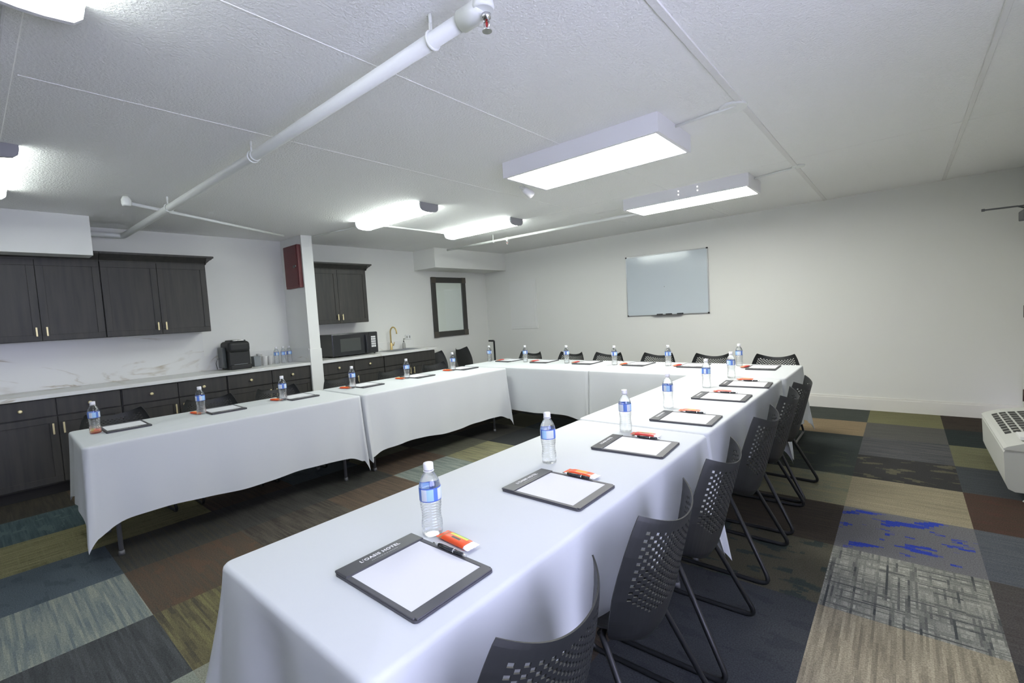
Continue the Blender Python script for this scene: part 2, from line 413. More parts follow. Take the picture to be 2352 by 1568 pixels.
# walls and ceiling
b = MB(); b.box(XL - .12, XR + .12, YF - .12, YB + .12, H, H + .12); struct('ceiling', b, 'ceil')
b = MB(); b.box(XL - .12, XL, YF - .12, YB + .12, 0, H); struct('wall_left', b, 'wall')
b = MB(); b.box(XL, XR, YB, YB + .12, 0, H); struct('wall_back', b, 'wall')
b = MB(); b.box(XL, XR, YF - .12, YF, 0, H); struct('wall_front', b, 'wall')
# right wall with an unseen window opening added beside the camera for cool side light, and a door at the far corner
wy0, wy1, wz0, wz1 = -0.7, 1.5, 0.9, 2.1
dy0, dy1, dz1 = 5.86, 6.79, 2.06
b = MB()
b.box(XR, XR + .12, YF - .12, wy0, 0, H); b.box(XR, XR + .12, wy0, wy1, 0, wz0); b.box(XR, XR + .12, wy0, wy1, wz1, H)
b.box(XR, XR + .12, wy1, dy0, 0, H); b.box(XR, XR + .12, dy0, dy1, dz1, H); b.box(XR, XR + .12, dy1, YB + .12, 0, H)
struct('wall_right', b, 'wall')
b = MB()
for (a0, a1, c0, c1) in ((wy0, wy0 + .05, wz0, wz1), (wy1 - .05, wy1, wz0, wz1), (wy0, wy1, wz0, wz0 + .05), (wy0, wy1, wz1 - .05, wz1), ((wy0 + wy1) / 2 - .02, (wy0 + wy1) / 2 + .02, wz0, wz1)):
    b.box(XR + .03, XR + .08, a0, a1, c0, c1, .004)
w = struct('added_window_1', b, 'trim')
g = MB(); g.box(XR + .05, XR + .056, wy0 + .05, wy1 - .05, wz0 + .05, wz1 - .05)
mg, ntg, bg = newmat('added_window_glass')
trg = ntg.nodes.new('ShaderNodeBsdfTransparent'); trg.inputs['Color'].default_value = (.9, .93, .95, 1); ntg.links.new(trg.outputs[0], ntg.nodes['Material Output'].inputs['Surface'])
g.build('pane', mg, w)
# door, mostly outside the frame: hinges and closer arm show
b = MB(); b.box(XR + .015, XR + .055, dy0 + .01, dy1 - .01, .01, dz1 - .01, .003); dr = struct('door_1', b, 'trim')
b = MB(); b.box(XR - .005, XR + .06, dy1 - .01, dy1 + .05, 0, dz1 + .05); b.box(XR - .005, XR + .06, dy0 - .05, dy0 + .01, 0, dz1 + .05); b.box(XR - .005, XR + .06, dy0, dy1, dz1 - .01, dz1 + .05)
b.build('door_frame', 'trim', dr)
for z in (.28, 1.12, 1.93):
    h = MB(); h.box(XR - .012, XR + .02, dy1 - .035, dy1 - .003, z - .055, z + .055, .002); h.lathe([(.008, -.06), (.008, .06)], 10, Matrix.Translation((XR - .012, dy1 - .012, z)))
    h.build('hinge', 'brown', dr)
c = MB(); c.box(XR - .075, XR + .015, 6.40, 6.66, 1.995, 2.085, .008); cl = c.build('door_closer', 'greymetal', dr)
c = MB()
c.tube([(XR - .04, 6.52, 2.10), (XR - .10, 6.50, 2.125), (.60, 6.50, 2.128)], .008, 8); c.tube([(.60, 6.50, 2.128), (XR - .01, 6.74, 2.15)], .007, 8)
c.lathe([(.013, -.012), (.013, .012)], 10, Matrix.Translation((.60, 6.50, 2.128)))
c.build('closer_arm', 'greymetal', cl)

# partition stub at the counter, its end post clad below
b = MB(); b.box(XL, WX, WY0, WY1, 0, H); struct('wall_partition', b, 'wall2')
b = MB(); b.box(WX - .02, WX + .012, WY0 - .012, WY1 + .012, 0, 1.09, .004); b.box(WX - .012, WX + .004, WY0 - .004, WY1 + .004, 1.09, H - .001); struct('trim_1', b, 'wall2')
# soffits
b = MB(); b.box(XL, -5.862, YF, .868, 2.178, H); struct('trim_2', b, 'wall2')
b = MB(); b.box(XL, -5.875, 5.10, YB, 2.222, H); struct('trim_3', b, 'wall')
# baseboards
def baseb(name, x0, x1, y0, y1, cap):
    b = MB(); b.box(x0, x1, y0, y1, 0, .135); b.box(x0 + cap[0], x1 - cap[1], y0 + cap[2], y1 - cap[3], .135, .158); struct(name, b, 'trim')
baseb('baseboard_back', XL + .016, XR, YB - .016, YB, (0, 0, .007, 0))
baseb('baseboard_left', XL, XL + .016, 5.0, YB, (0, .007, 0, 0))
baseb('baseboard_right', XR - .016, XR, YF, 5.80, (.007, 0, 0, 0))
baseb('baseboard_front', XL, XR - .016, YF, YF + .016, (0, 0, 0, .007))
# ceiling seams
M['seam'] = mat('seam_tape', (0.80, 0.80, 0.78), 0.95, lin=True, bump=(45, 0.8, 0.006))
def seam(name, x0, x1, y0, y1, t, m='ceil'):
    b = MB(); b.box(x0, x1, y0, y1, H - t, H + .002, t * .4, 1); struct(name, b, m)
seam('trim_4', -.735, -.700, YF, YB, .006, 'seam')
seam('trim_5', .322, .350, YF, YB, .007, 'seam')
seam('trim_6', -1.812, -1.806, .25, YB, .0025)
seam('trim_7', -2.905, -2.899, .25, 6.0, .0025)
seam('trim_8', XL, 0.0, .185, .235, .012)
seam('trim_9', XL, XR, 4.60, 4.606, .002)
# slim panel on the back wall, slightly lighter than the wall
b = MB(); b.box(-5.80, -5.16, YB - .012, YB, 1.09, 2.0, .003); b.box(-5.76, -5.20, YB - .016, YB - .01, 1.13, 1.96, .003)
struct('wall_panel', b, mat('panel_tone', (.785, .79, .765), .6, lin=True))

# ---------------------------------------------------------------- ceiling lamps
M['hole'] = mat('light_leak', (.9, .9, .9), .5, lin=True, emit=((1, 1, .96), 1.6))
def boxlamp(x0, x1, y0, y1, zb, label, holes=False):
    t = thing('ceiling_lamp', label, 'ceiling light', ((x0 + x1) / 2, (y0 + y1) / 2, H))
    w, l, h = (x1 - x0) / 2, (y1 - y0) / 2, H - zb
    b = MB()
    b.box(-w, w, -l, -l + .012, -h, 0); b.box(-w, w, l - .012, l, -h, 0); b.box(-w, -w + .012, -l + .012, l - .012, -h, 0); b.box(w - .012, w, -l + .012, l - .012, -h, 0)
    k = .024
    b.box(-w, w, -l, -l + k, -h - .004, -h); b.box(-w, w, l - k, l, -h - .004, -h); b.box(-w, -w + k, -l + k, l - k, -h - .004, -h); b.box(w - k, w, -l + k, l - k, -h - .004, -h)
    b.build('housing', 'housing', t)
    b = MB(); b.box(-w + k, w - k, -l + k, l - k, -h - .002, -h + .004); b.build('diffuser', 'panel', t)
    if holes:
        for dx, dz in ((-.02, -.035), (-.02, -.07), (.165, -.03), (.165, -.065)):
            b = MB(); b.lathe([(.006, 0), (.006, .003)], 12, Matrix.Translation((dx, -l - .001, dz)) @ Matrix.Rotation(PI / 2, 4, 'X')); b.build('knockout_hole', 'hole', t)
    return t
boxlamp(-2.335, -1.108, 2.765, 3.325, 2.432, 'large white box ceiling light nearest the camera above the table square')
boxlamp(-2.30, -1.065, 4.70, 5.18, 2.432, 'white box ceiling light nearer the whiteboard, four tiny glowing holes on its side', True)
def wraplamp(x0, x1, y0, y1, label, lens='lens'):
    t = thing('strip_light', label, 'ceiling light', ((x0 + x1) / 2, (y0 + y1) / 2, H))
    w, l = (x1 - x0) / 2, (y1 - y0) / 2
    prof = [(-l, -.022), (-l + .006, -.052), (-l + .03, -.074), (-.03, -.082), (.03, -.082), (l - .03, -.074), (l - .006, -.052), (l, -.022)]
    b = MB(); b.prism(prof, -w + .02, w - .02, 'x'); b.build('lens', lens, t)
    b = MB(); b.box(-w + .01, w - .01, -l + .02, l - .02, -.018, 0); b.build('base_tray', 'housing', t)
    e = [(-l - .003, 0)] + [(p[0] * 1.03, p[1] - .004) for p in prof] + [(l + .003, 0)]
    for s in (-1, 1):
        b = MB(); a0, a1 = sorted((s * w, s * (w - .02))); b.prism(e, a0, a1, 'x'); b.build('end_cap', 'endcap' if s > 0 else 'housing', t)
    return t
wraplamp(-4.80, -3.62, 3.01, 3.235, 'nearer of the two glowing strip lights over the far end of the left table')
wraplamp(-4.78, -3.58, 4.34, 4.565, 'glowing strip light further back, close to the white sprinkler pipe by the back wall')
wraplamp(-2.16, -.95, .10, .362, 'glowing strip light cut off at the top left corner of the photo', 'lens_near')
wraplamp(-5.15, -3.93, .055, .305, 'glowing strip light cut off at the left edge above the white soffit', 'lens_near')

# ---------------------------------------------------------------- pipes
def hanger(x, y, z, par, r):
    b = MB(); b.tube([(x, y + a[0], z + a[1]) for a in arc(0, 0, r + .003, 0, 2 * PI, 14)[:-1]], .005, 6, closed=True)
    b.box(x - .004, x + .004, y - .012, y - .002, z + r, H - .03); b.lathe([(.007, 0), (.007, .035)], 8, Matrix.Translation((x, y - .006, H - .036))); b.build('pipe_hanger', 'pipe', par)
t = thing('sprinkler_pipe', 'thick white sprinkler pipe crossing the photo from upper centre to the left wall', 'pipe', (0, 0, 0))
b = MB(); b.tube(fillet([(-1.12, 1.245, 2.45), (-3.0, 1.245, 2.45), (-6.30, 1.19, 2.452), (-6.30, .80, 2.452)], .05), .029, 16)
b.build('pipe_run', 'pipe', t)
b = MB(); b.tube([(-1.20, 1.245, 2.45), (-1.13, 1.245, 2.45), (-1.095, 1.243, 2.452)], .037, 16); b.lathe([(.036, -.012), (.040, 0), (.036, .02), (.02, .035)], 16, Matrix.Translation((-1.095, 1.243, 2.45))); b.build('elbow', 'pipe', t)
b = MB(); b.lathe([(.033, 0), (.033, .02)], 16, Matrix.Translation((-3.03, 1.245, 2.45)) @ Matrix.Rotation(PI / 2, 4, 'Y')); b.build('coupling', 'pipe', t)
hanger(-1.36, 1.245, 2.45, t, .03); hanger(-4.72, 1.215, 2.452, t, .03); hanger(-3.05, 1.245, 2.45, t, .03)
def head(x, y, z, par, sc=1.0):
    b = MB(); mt = Matrix.Translation((x, y, z)) @ Matrix.Scale(sc, 4)
    b.lathe([(.016, 0), (.016, -.012), (.011, -.014), (.011, -.022)], 14, mt)
    b.tube([mt @ Vector(p) for p in ((-.011, 0, -.02), (-.013, 0, -.035), (-.004, 0, -.052))], .0022 * sc, 6); b.tube([mt @ Vector(p) for p in ((.011, 0, -.02), (.013, 0, -.035), (.004, 0, -.052))], .0022 * sc, 6)
    b.lathe([(.004, -.050), (.017, -.054), (.017, -.056)], 14, mt)
    h = b.build('sprinkler_head', 'chrome', par)
    b = MB(); b.lathe([(.002, -.022), (.005, -.027), (.005, -.034), (.002, -.042)], 10, mt); b.build('bulb', mat('red_bulb', (.35, .02, .02), .3, lin=True), h)
head(-1.075, 1.235, 2.415, t)
t = thing('sprinkler_pipe', 'thin white sprinkler pipe parallel to the back wall behind the far lights', 'pipe', (0, 0, 0))
b = MB(); b.tube([(-5.5, 5.05, 2.45), (-1.2, 5.09, 2.45)], .017, 12); b.build('pipe_run', 'pipe', t)
b = MB(); b.lathe([(.022, -.03), (.022, .03)], 12, Matrix.Translation((-4.27, 5.065, 2.45)) @ Matrix.Rotation(PI / 2, 4, 'Y')); b.lathe([(.014, -.03), (.014, 0)], 10, Matrix.Translation((-4.27, 5.065, 2.45))); b.build('tee_fitting', 'pipe', t)
head(-4.27, 5.065, 2.42, t, .9); hanger(-4.52, 5.06, 2.45, t, .018)
t = thing('branch_pipe', 'thin white pipe slanting from a round end cap to the partition by the red cabinet', 'pipe', (0, 0, 0))
b = MB(); b.tube([(-4.90, 1.00, 2.492), (-5.80, 2.64, 2.506)], .013, 10); b.build('pipe_run', 'pipe', t)
b = MB(); b.lathe([(.012, -.03), (.03, -.028), (.034, -.01), (.034, .02), (.02, H - 2.494)], 16, Matrix.Translation((-4.88, .965, 2.492))); b.build('end_cap', 'pipe', t)
t = thing('conduit', 'thin white conduit from partition top to the nearer lit strip', 'conduit', (0, 0, 0))
MB().tube(fillet([(WX + .02, 3.02, 2.53), (-5.4, 3.06, 2.525), (-5.1, 3.12, 2.528), (-4.80, 3.11, 2.528)], .06), .009, 8).build('conduit_run', 'pipe', t)
t = thing('conduit', 'thin white conduit joining the two lit strips over the left table', 'conduit', (0, 0, 0))
MB().tube([(-4.74, 3.22, 2.53), (-4.74, 4.35, 2.53)], .011, 8).build('conduit_run', 'pipe', t)
t = thing('conduit', 'white conduit from the nearest box light to a round ceiling box', 'conduit', (0, 0, 0))
b = MB(); b.tube([(-1.11, 3.05, 2.53), (-.83, 3.03, 2.532), (-.74, 3.02, 2.536)], .009, 8); b.build('conduit_run', 'pipe', t)
b = MB(); b.lathe([(.075, 0), (.078, .012), (.078, .015)], 24, Matrix.Translation((-.765, 3.05, 2.531))); b.build('round_box', 'pipe', t)
t = thing('conduit', 'white conduit from the far box light to the ceiling seam', 'conduit', (0, 0, 0))
b = MB(); b.tube([(-1.07, 4.93, 2.53), (-.72, 4.86, 2.534)], .009, 8); b.build('conduit_run', 'pipe', t)
b = MB(); b.lathe([(.05, 0), (.052, .012)], 20, Matrix.Translation((-.70, 4.86, 2.533))); b.build('round_box', 'pipe', t)
t = thing('spot_lamp', 'small white spotlight head hanging at the left end of the nearest box light', 'spotlight', (-2.505, 3.235, H))
b = MB(); b.lathe([(.026, -.012), (.028, 0)], 14); b.tube([(0, 0, -.01), (.0, .0, -.075)], .007, 8); b.tube([(-.032, -.014, -.06), (.0, 0, -.078), (.012, .012, -.085)], .009, 8); b.build('bracket', 'lampwhite', t)
mt = Matrix.Translation((-.004, .012, -.080)) @ Matrix.Rotation(math.radians(-15), 4, 'Z') @ Matrix.Rotation(math.radians(-120), 4, 'X')
b = MB(); b.lathe([(.018, -.012), (.026, .0), (.030, .02), (.037, .085), (.037, .09)], 16, mt); b.build('lamp_head', 'lampwhite', t)

# ---------------------------------------------------------------- whiteboard / mirror / red cabinet
t = thing('whiteboard', 'framed whiteboard hung high on the back wall', 'whiteboard', (-2.73, YB, 1.235))
b = MB(); b.box(-.618, .618, -.018, -.006, .012, .916); b.build('writing_surface', 'board', t)
b = MB()
for q in ((-.628, .628, 0, .014), (-.628, .628, .914, .928)): b.box(q[0], q[1], -.024, 0, q[2], q[3], .003)
for q in (-.628, .614): b.box(q, q + .014, -.024, 0, .014, .914, .003)
b.build('frame', 'alu', t)
for x in (-.628, .606):
    for z in (-.004, .910):
        MB().box(x, x + .022, -.028, 0, z, z + .022, .004).build('corner_cap', 'rubber', t)
b = MB(); b.prism([(0, -.006), (-.055, -.008), (-.06, .004), (-.054, .004), (-.05, 0), (0, .002)], -.22, .24, 'x'); b.build('pen_tray', 'alu', t)
b = MB(); b.box(-.02, -.008, -.0187, -.0178, .42, .435); b.build('ink_smudge', mat('faint_ink', (.30, .33, .36), .5, lin=True), t)
for k, (x, c) in enumerate(((-.14, 'rubber'), (.0, 'rubber'), (.17, 'gloss'))):
    b = MB(); b.lathe([(.006, 0), (.008, .005), (.008, .09), (.006, .095)], 10, Matrix.Translation((x - 2.73, YB - .04, 1.25)) @ Matrix.Rotation(PI / 2, 4, 'Y'))
    tag(b.build('marker_pen', c), ('leftmost', 'middle', 'rightmost')[k] + ' of the three dark marker pens in the whiteboard tray', 'marker', 'pens in the whiteboard tray')

t = thing('wall_mirror', 'tall mirror in a dark frame on the left wall beside the sink counter', 'mirror', (XL, 5.86, 1.04))
fw = .10
b = MB()
b.box(0, .03, -.42, .42, 0, fw, .006); b.box(0, .03, -.42, .42, 1.08 - fw, 1.08, .006)
b.box(0, .03, -.42, -.42 + fw, fw - .004, 1.084 - fw, .006); b.box(0, .03, .42 - fw, .42, fw - .004, 1.084 - fw, .006)
b.build('frame', 'mframe', t)
for y in (-.42, .42 - fw):
    for z in (0, 1.08 - fw):
        MB().box(.026, .036, y - .002, y + fw + .002, z - .002, z + fw + .002, .003).build('corner_block', 'mcorner', t)
MB().box(.004, .014, -.42 + fw - .005, .42 - fw + .005, fw - .005, 1.085 - fw).build('glass', 'mirror', t)

t = thing('fire_cabinet', 'dark red metal box mounted high on the partition', 'fire alarm box', (-6.06, WY0, 1.885))
MB().box(-.185, .195, -.05, 0, 0, .545, .004).build('body', 'red', t)
d = MB().box(-.175, .17, -.056, -.049, .03, .54, .003).build('door', 'red', t)
b = MB(); b.lathe([(.018, 0), (.018, .012)], 14, Matrix.Translation((.10, -.056, .27)) @ Matrix.Rotation(PI / 2, 4, 'X')); b.box(.12, .15, -.066, -.056, .265, .285, .002); b.build('lock', 'greymetal', d)

# black hooked rod in the corner
b = MB(); b.tube(fillet([(-5.86, 6.40, .0), (-5.86, 6.40, .90), (-5.95, 6.35, .905)], .02), .017, 10)
b.lathe([(.02, 0), (.02, .015)], 12, Matrix.Translation((-5.86, 6.40, 0)))
tag(b.build('hooked_rod', 'blackmetal'), 'thin black rod with a bent top standing in the far left corner', 'rod')

# ---------------------------------------------------------------- kitchenette
def shaker(b, y0, y1, z0, z1, x, fr=.055, th=.02):
    """flat door or drawer front with raised rim, facing +x"""
    b.box(x - th, x - .007, y0, y1, z0, z1)
    if fr:
        b.box(x - .008, x, y0, y1, z0, z0 + fr, .0015, 1); b.box(x - .008, x, y0, y1, z1 - fr, z1, .0015, 1)
        b.box(x - .008, x, y0, y0 + fr, z0 + fr, z1 - fr, .0015, 1); b.box(x - .008, x, y1 - fr, y1, z0 + fr, z1 - fr, .0015, 1)
    else:
        b.box(x - .008, x, y0, y1, z0, z1, .003)
def pull(x, y, z, par, l=.085):
    b = MB(); b.box(x + .02, x + .028, y - .007, y + .007, z - l / 2, z + l / 2, .003); b.box(x - .001, x + .022, y - .004, y + .004, z - l * .36, z - l * .26); b.box(x - .001, x + .022, y - .004, y + .004, z + l * .26, z + l * .36)
    b.build('handle', 'brass', par)
def knob(x, y, z, par):
    b = MB(); b.lathe([(.006, 0), (.006, .012), (.015, .018), (.016, .026), (.008, .029)], 14, Matrix.Translation((x - .001, y, z)) @ Matrix.Rotation(PI / 2, 4, 'Y')); b.build('knob', 'brass', par)
UX = -6.09
def upper(y0, y1, label, crown_end=False, crown_start=False):
    t = thing('wall_cabinet', label, 'wall cabinet', (0, 0, 0), group='dark wall cabinets')
    b = MB(); b.box(XL, UX - .02, y0, y1, 1.395, 2.165); b.build('body', 'wood', t)
    m = (y0 + y1) / 2
    for (a, c, hy) in ((y0 + .002, m - .0015, m - .035), (m + .0015, y1 - .002, m + .035)):
        b = MB(); shaker(b, a, c, 1.398, 2.15, UX); d = b.build('door', 'wood', t); pull(UX, hy, 1.482, d)
    b = MB(); ye = y1 + (.0 if not crown_end else 0)
    prof = [(XL, 2.15), (UX - .004, 2.15), (UX, 2.165), (UX + .03, 2.19), (UX + .062, 2.215), (UX + .07, 2.222), (UX + .07, 2.242), (XL, 2.242)]
    b.prism(prof, y0, y1, 'y')
    if crown_end: b.prism([(y1 - .001, 2.15), (y1 + .004, 2.165), (y1 + .03, 2.19), (y1 + .062, 2.215), (y1 + .07, 2.222), (y1 + .07, 2.242), (y1 - .001, 2.242)], XL, UX + .03, 'x'); b.box(UX + .03, UX + .07, y1 - .001, y1 + .07, 2.222, 2.242); b.prism([(y1 - .001, 2.19), (y1 + .05, 2.205), (y1 + .066, 2.2225), (y1 - .001, 2.2225)], UX + .028, UX + .052, 'x')
    b.build('crown_moulding', 'wood', t)
    return t
upper(.935 + .003, 1.856, 'dark two-door wall cabinet right of the soffit, left of the coffee maker', True)
upper(.03, .934, 'dark two-door wall cabinet under the white soffit')
upper(-.90, .026, 'dark wall cabinet at the left edge of the photo under the soffit')
upper(WY1 + .004, 3.925, 'dark wall cabinet above the microwave, right of the partition post', True)
LX = -5.858
def lower(y0, y1, label, drawers=2, split=True, end=False):
    t = thing('base_cabinet', label, 'base cabinet', (0, 0, 0), group='dark base cabinets')
    b = MB(); b.box(XL + .02, LX - .02, y0, y1, .10, .884); b.build('body', 'wood', t)
    MB().box(XL + .02, LX - .08, y0 + .001, y1 - .001, 0, .10).build('toe_kick', 'toe', t)
    m = (y0 + y1) / 2
    if drawers == 2:
        for a, c in ((y0 + .006, m - .003), (m + .003, y1 - .006)):
            b = MB(); shaker(b, a, c, .722, .878, LX, 0); d = b.build('drawer', 'wood', t); knob(LX, (a + c) / 2, .797, d)
    else:
        b = MB(); shaker(b, y0 + .006, y1 - .006, .722, .878, LX, 0); b.build('drawer', 'wood', t)
    for a, c, hy in ((y0 + .006, m - .003, m - .035), (m + .003, y1 - .006, m + .035)):
        b = MB(); shaker(b, a, c, .115, .712, LX); d = b.build('door', 'wood', t); pull(LX, hy, .605, d, .10)
lower(.04, .955, 'dark base cabinet at the left edge, two drawers with gold knobs over two doors')
lower(-.90, .036, 'dark base cabinet running out of the photo at the left edge')
lower(.959, 1.89, 'dark base cabinet with two drawers, behind the second bottle of the left table')
lower(1.894, WY0 - .004, 'dark base cabinet below the coffee maker, beside the partition post')
lower(WY1 + .004, 3.975, 'dark base cabinet below the microwave, right of the partition post')
lower(3.979, 4.955, 'dark sink base cabinet with a plain false drawer front', 1)
# countertops
b = MB(); b.box(XL, -5.835, -.95, WY0 - .001, .884, .920, .004); tag(b.build('countertop', 'marble'), 'long white marble countertop left of the partition, under the coffee maker', 'countertop')
sy0, sy1, sx0, sx1 = 4.18, 4.72, -6.27, -5.93
b = MB(); b.box(XL, sx0, WY1 + .001, 4.975, .884, .920); b.box(sx1, -5.835, WY1 + .001, 4.975, .884, .920); b.box(sx0, sx1, WY1 + .001, sy0, .884, .920); b.box(sx0, sx1, sy1, 4.975, .884, .920)
tag(b.build('countertop', 'marble'), 'white countertop right of the partition with sink and microwave', 'countertop')
b = MB()
b.box(sx0 - .008, sx1 + .008, sy0 - .008, sy0 + .004, .9205, .924); b.box(sx0 - .008, sx1 + .008, sy1 - .004, sy1 + .008, .9205, .924); b.box(sx0 - .008, sx0 + .004, sy0, sy1, .9205, .924); b.box(sx1 - .004, sx1 + .008, sy0, sy1, .9205, .924)
b.box(sx0 + .001, sx0 + .004, sy0 + .001, sy1 - .001, .89, .921); b.box(sx1 - .004, sx1 - .001, sy0 + .001, sy1 - .001, .89, .921); b.box(sx0 + .001, sx1 - .001, sy0 + .001, sy0 + .004, .89, .921); b.box(sx0 + .001, sx1 - .001, sy1 - .004, sy1 - .001, .89, .921); b.box(sx0 + .001, sx1 - .001, sy0 + .001, sy1 - .001, .886, .89)
tag(b.build('sink', 'alu'), 'shallow steel sink let into the countertop beneath the gold tap', 'sink')
# backsplash (marble slabs fixed to the walls)
b = MB(); b.box(XL, XL + .008, -.95, 1.856, .921, 1.393); b.box(XL, XL + .008, 1.856, WY0 - .015, .921, 1.10); b.box(XL, WX - .022, WY0 - .014, WY0, .921, 1.10); struct('trim_10', b, 'marble')
b = MB(); b.box(XL, XL + .014, WY1 + .001, 4.975, .921, 1.05); struct('trim_11', b, 'marble')

# coffee maker
t = thing('coffee_maker', 'black single-cup coffee maker on the left marble counter', 'coffee maker', (-6.20, 2.13, .920))
b = MB(); b.box(-.17, .14, -.115, .115, 0, .055, .012, 3); b.box(-.17, .11, -.115, .115, .04, .27, .012, 3); b.box(-.17, .13, -.12, .12, .20, .335, .04, 4); b.build('body', 'black', t)
b = MB(); b.box(-.10, .10, -.085, .085, .318, .352, .014, 3); lid = b.build('lid', 'black', t)
b = MB(); b.tube(fillet([(.06, -.06, .345), (.115, -.06, .345), (.115, .06, .345), (.06, .06, .345)], .02), .007, 8); b.build('handle', 'chrome', t)
MB().box(.0, .13, -.075, .075, .056, .064, .002).build('drip_tray', 'greymetal', t)
MB().box(-.15, .03, -.155, -.116, .02, .27, .01).build('water_tank', mat('smoked_tank', (.05, .06, .06), .25, lin=True), t)
b = MB(); b.tube([(-.20, -.155, .006), (-.15, -.18, .08), (-.13, -.168, .14), (-.14, -.14, .11)], .003, 6); b.build('power_cord', 'rubber', t)
# cups and things on the counter
b = MB(); b.box(-.05, .05, -.04, .04, 0, .125, .006); b.box(-.052, .052, -.042, .042, .118, .128, .003)
o = b.build('storage_tin', 'bin', loc=(-6.24, 2.36, .920)); tag(o, 'small dark grey tin beside the coffee maker', 'tin')
def cup(x, y, lab, g, hh=.12, r=.033):
    b = MB(); b.lathe([(r * .78, 0), (r, hh * .95), (r * 1.06, hh * .96), (r * 1.06, hh), (r * .9, hh), (r * .7, .01)], 20, cap=True)
    return tag(b.build('paper_cup', 'mug', loc=(x, y, .920)), lab, 'cup', g)
cup(-6.20, 2.452, 'pale patterned cup right of the grey tin, nearest cup to the counter edge', 'cups by the coffee maker')
cup(-6.25, 2.535, 'pale cup between the patterned cup and the bottles', 'cups by the coffee maker')
cup(-6.33, 2.44, 'pale cup at the back, against the backsplash behind the others', 'cups by the coffee maker', .15)

# microwave
t = thing('microwave', 'black microwave oven on the counter right of the partition', 'microwave', (-6.04, 3.635, .920))
b = MB(); b.box(-.33, 0, -.35, .375, .014, .325, .006)
b.build('body', 'gloss', t)
for x in (-.33, -.03):
    for y in (-.33, .33): MB().lathe([(.012, 0), (.014, .016)], 10, Matrix.Translation((x, y, 0))).build('foot', 'rubber', t)
d = MB().box(0, .014, -.345, .225, .02, .32, .004).build('door', 'gloss', t)
MB().box(.0135, .0155, -.235, .085, .075, .255, .001).build('window', 'screen', d)
b = MB(); b.tube(fillet([(.014, .165, .285), (.032, .165, .28), (.04, .17, .16), (.032, .165, .035), (.014, .165, .03)], .03), .012, 8); b.build('handle', 'gloss', d)
pn = MB().box(0, .012, .23, .372, .02, .32, .003).build('control_panel', 'gloss', t)
b = MB()
for i in range(4):
    for j in range(3): b.box(.0118, .0135, .262 + j * .026, .283 + j * .026, .10 + i * .035, .128 + i * .035)
b.box(.0118, .0135, .262, .335, .24, .262); b.build('keypad', 'print', pn)
# faucet
t = thing('faucet', 'tall gold gooseneck tap behind the sink', 'faucet', (-6.325, 4.45, .920))
b = MB(); b.lathe([(.026, 0), (.026, .006), (.02, .01), (.019, .11), (.014, .115)], 16); b.build('base', 'gold', t)
b = MB(); b.tube([(0, 0, .10), (0, 0, .28)] + [(.075 - .075 * math.cos(a), 0.01 * i / 10, .28 + .085 * math.sin(a)) for i, a in enumerate([PI * k / 12 for k in range(1, 12)])] + [(.152, .012, .255)], .011, 12); b.build('spout', 'gold', t)
b = MB(); b.lathe([(.012, 0), (.012, .03)], 10, Matrix.Translation((0, .015, .075)) @ Matrix.Rotation(-PI / 2, 4, 'X')); b.tube([(0, .045, .075), (.02, .05, .12)], .006, 8); b.build('lever', 'gold', t)
t = thing('soap_dispenser', 'small grey soap dispenser right of the gold tap', 'soap dispenser', (-6.30, 4.68, .920))
MB().lathe([(.025, 0), (.028, .01), (.025, .08), (.012, .11)], 16).build('bottle', 'soap', t)
b = MB(); b.lathe([(.010, .108), (.010, .13), (.004, .13), (.004, .16)], 10); b.tube([(0, 0, .16), (.035, 0, .155)], .005, 8); b.build('pump', 'rubber', t)
b = MB(); b.box(XL + .014, XL + .022, 4.80, 4.92, 1.06, 1.14, .004); tag(b.build('wall_outlet', 'white'), 'white outlet plate above the counter right of the soap', 'outlet')
b = MB(); b.box(XL + .022, XL + .024, 4.82, 4.845, 1.08, 1.12); b.box(XL + .022, XL + .024, 4.875, 4.90, 1.08, 1.12); b.build('socket', 'soap', bpy.data.objects['wall_outlet'])

# ---------------------------------------------------------------- heater / AC unit
t = thing('air_conditioner', 'cream wall air conditioner with slotted grille at the right edge', 'air conditioner', (0, 0, 0))
p = [(XR, .085), (.535, .085), (.505, .10), (.492, .14), (.484, .335), (.492, .352), (XR, .352)]
MB().prism(p, 4.20, 5.28, 'y').build('body', 'ptac', t)
p = [(XR, .353), (.484, .353), (.482, .362), (.50, .375), (.58, .408), (.70, .428), (XR, .438)]
cp = MB().prism(p, 4.19, 5.29, 'y').build('top_cover', 'ptac', t)
def topz(x):
    for (a, za), (c, zc) in zip(p[2:], p[3:]):
        if a <= x <= c: return za + (zc - za) * (x - a) / (c - a)
    return .438
b = MB()
for i in range(9):
    yy = 4.50 + i * .075
    for x0, x1 in ((.525, .555), (.565, .60), (.612, .65), (.662, .70), (.715, .75), (.765, .80)):
        z0, z1 = topz(x0) + .0008, topz(x1) + .0008
        vs = [b.bm.verts.new(v) for v in ((x0, yy, z0), (x1, yy, z1), (x1, yy + .055, z1), (x0, yy + .055, z0))]
        vt = [b.bm.verts.new(v.co + Vector((0, 0, .0015))) for v in vs]
        b._f(vt); b._f(list(reversed(vs)))
        for k in range(4): b._f([vs[k], vs[(k + 1) % 4], vt[(k + 1) % 4], vt[k]])
b.build('grille', 'grille', cp)
b = MB(); b.box(.56, .80, 4.24, 4.38, topz(.68) - .012, topz(.8) + .004, .003); b.build('control_flap', 'white', cp)
for y in (4.30, 5.18): MB().lathe([(.02, 0), (.012, .012), (.012, .09)], 12, Matrix.Translation((.60, y, 0))).build('foot', 'white', t)

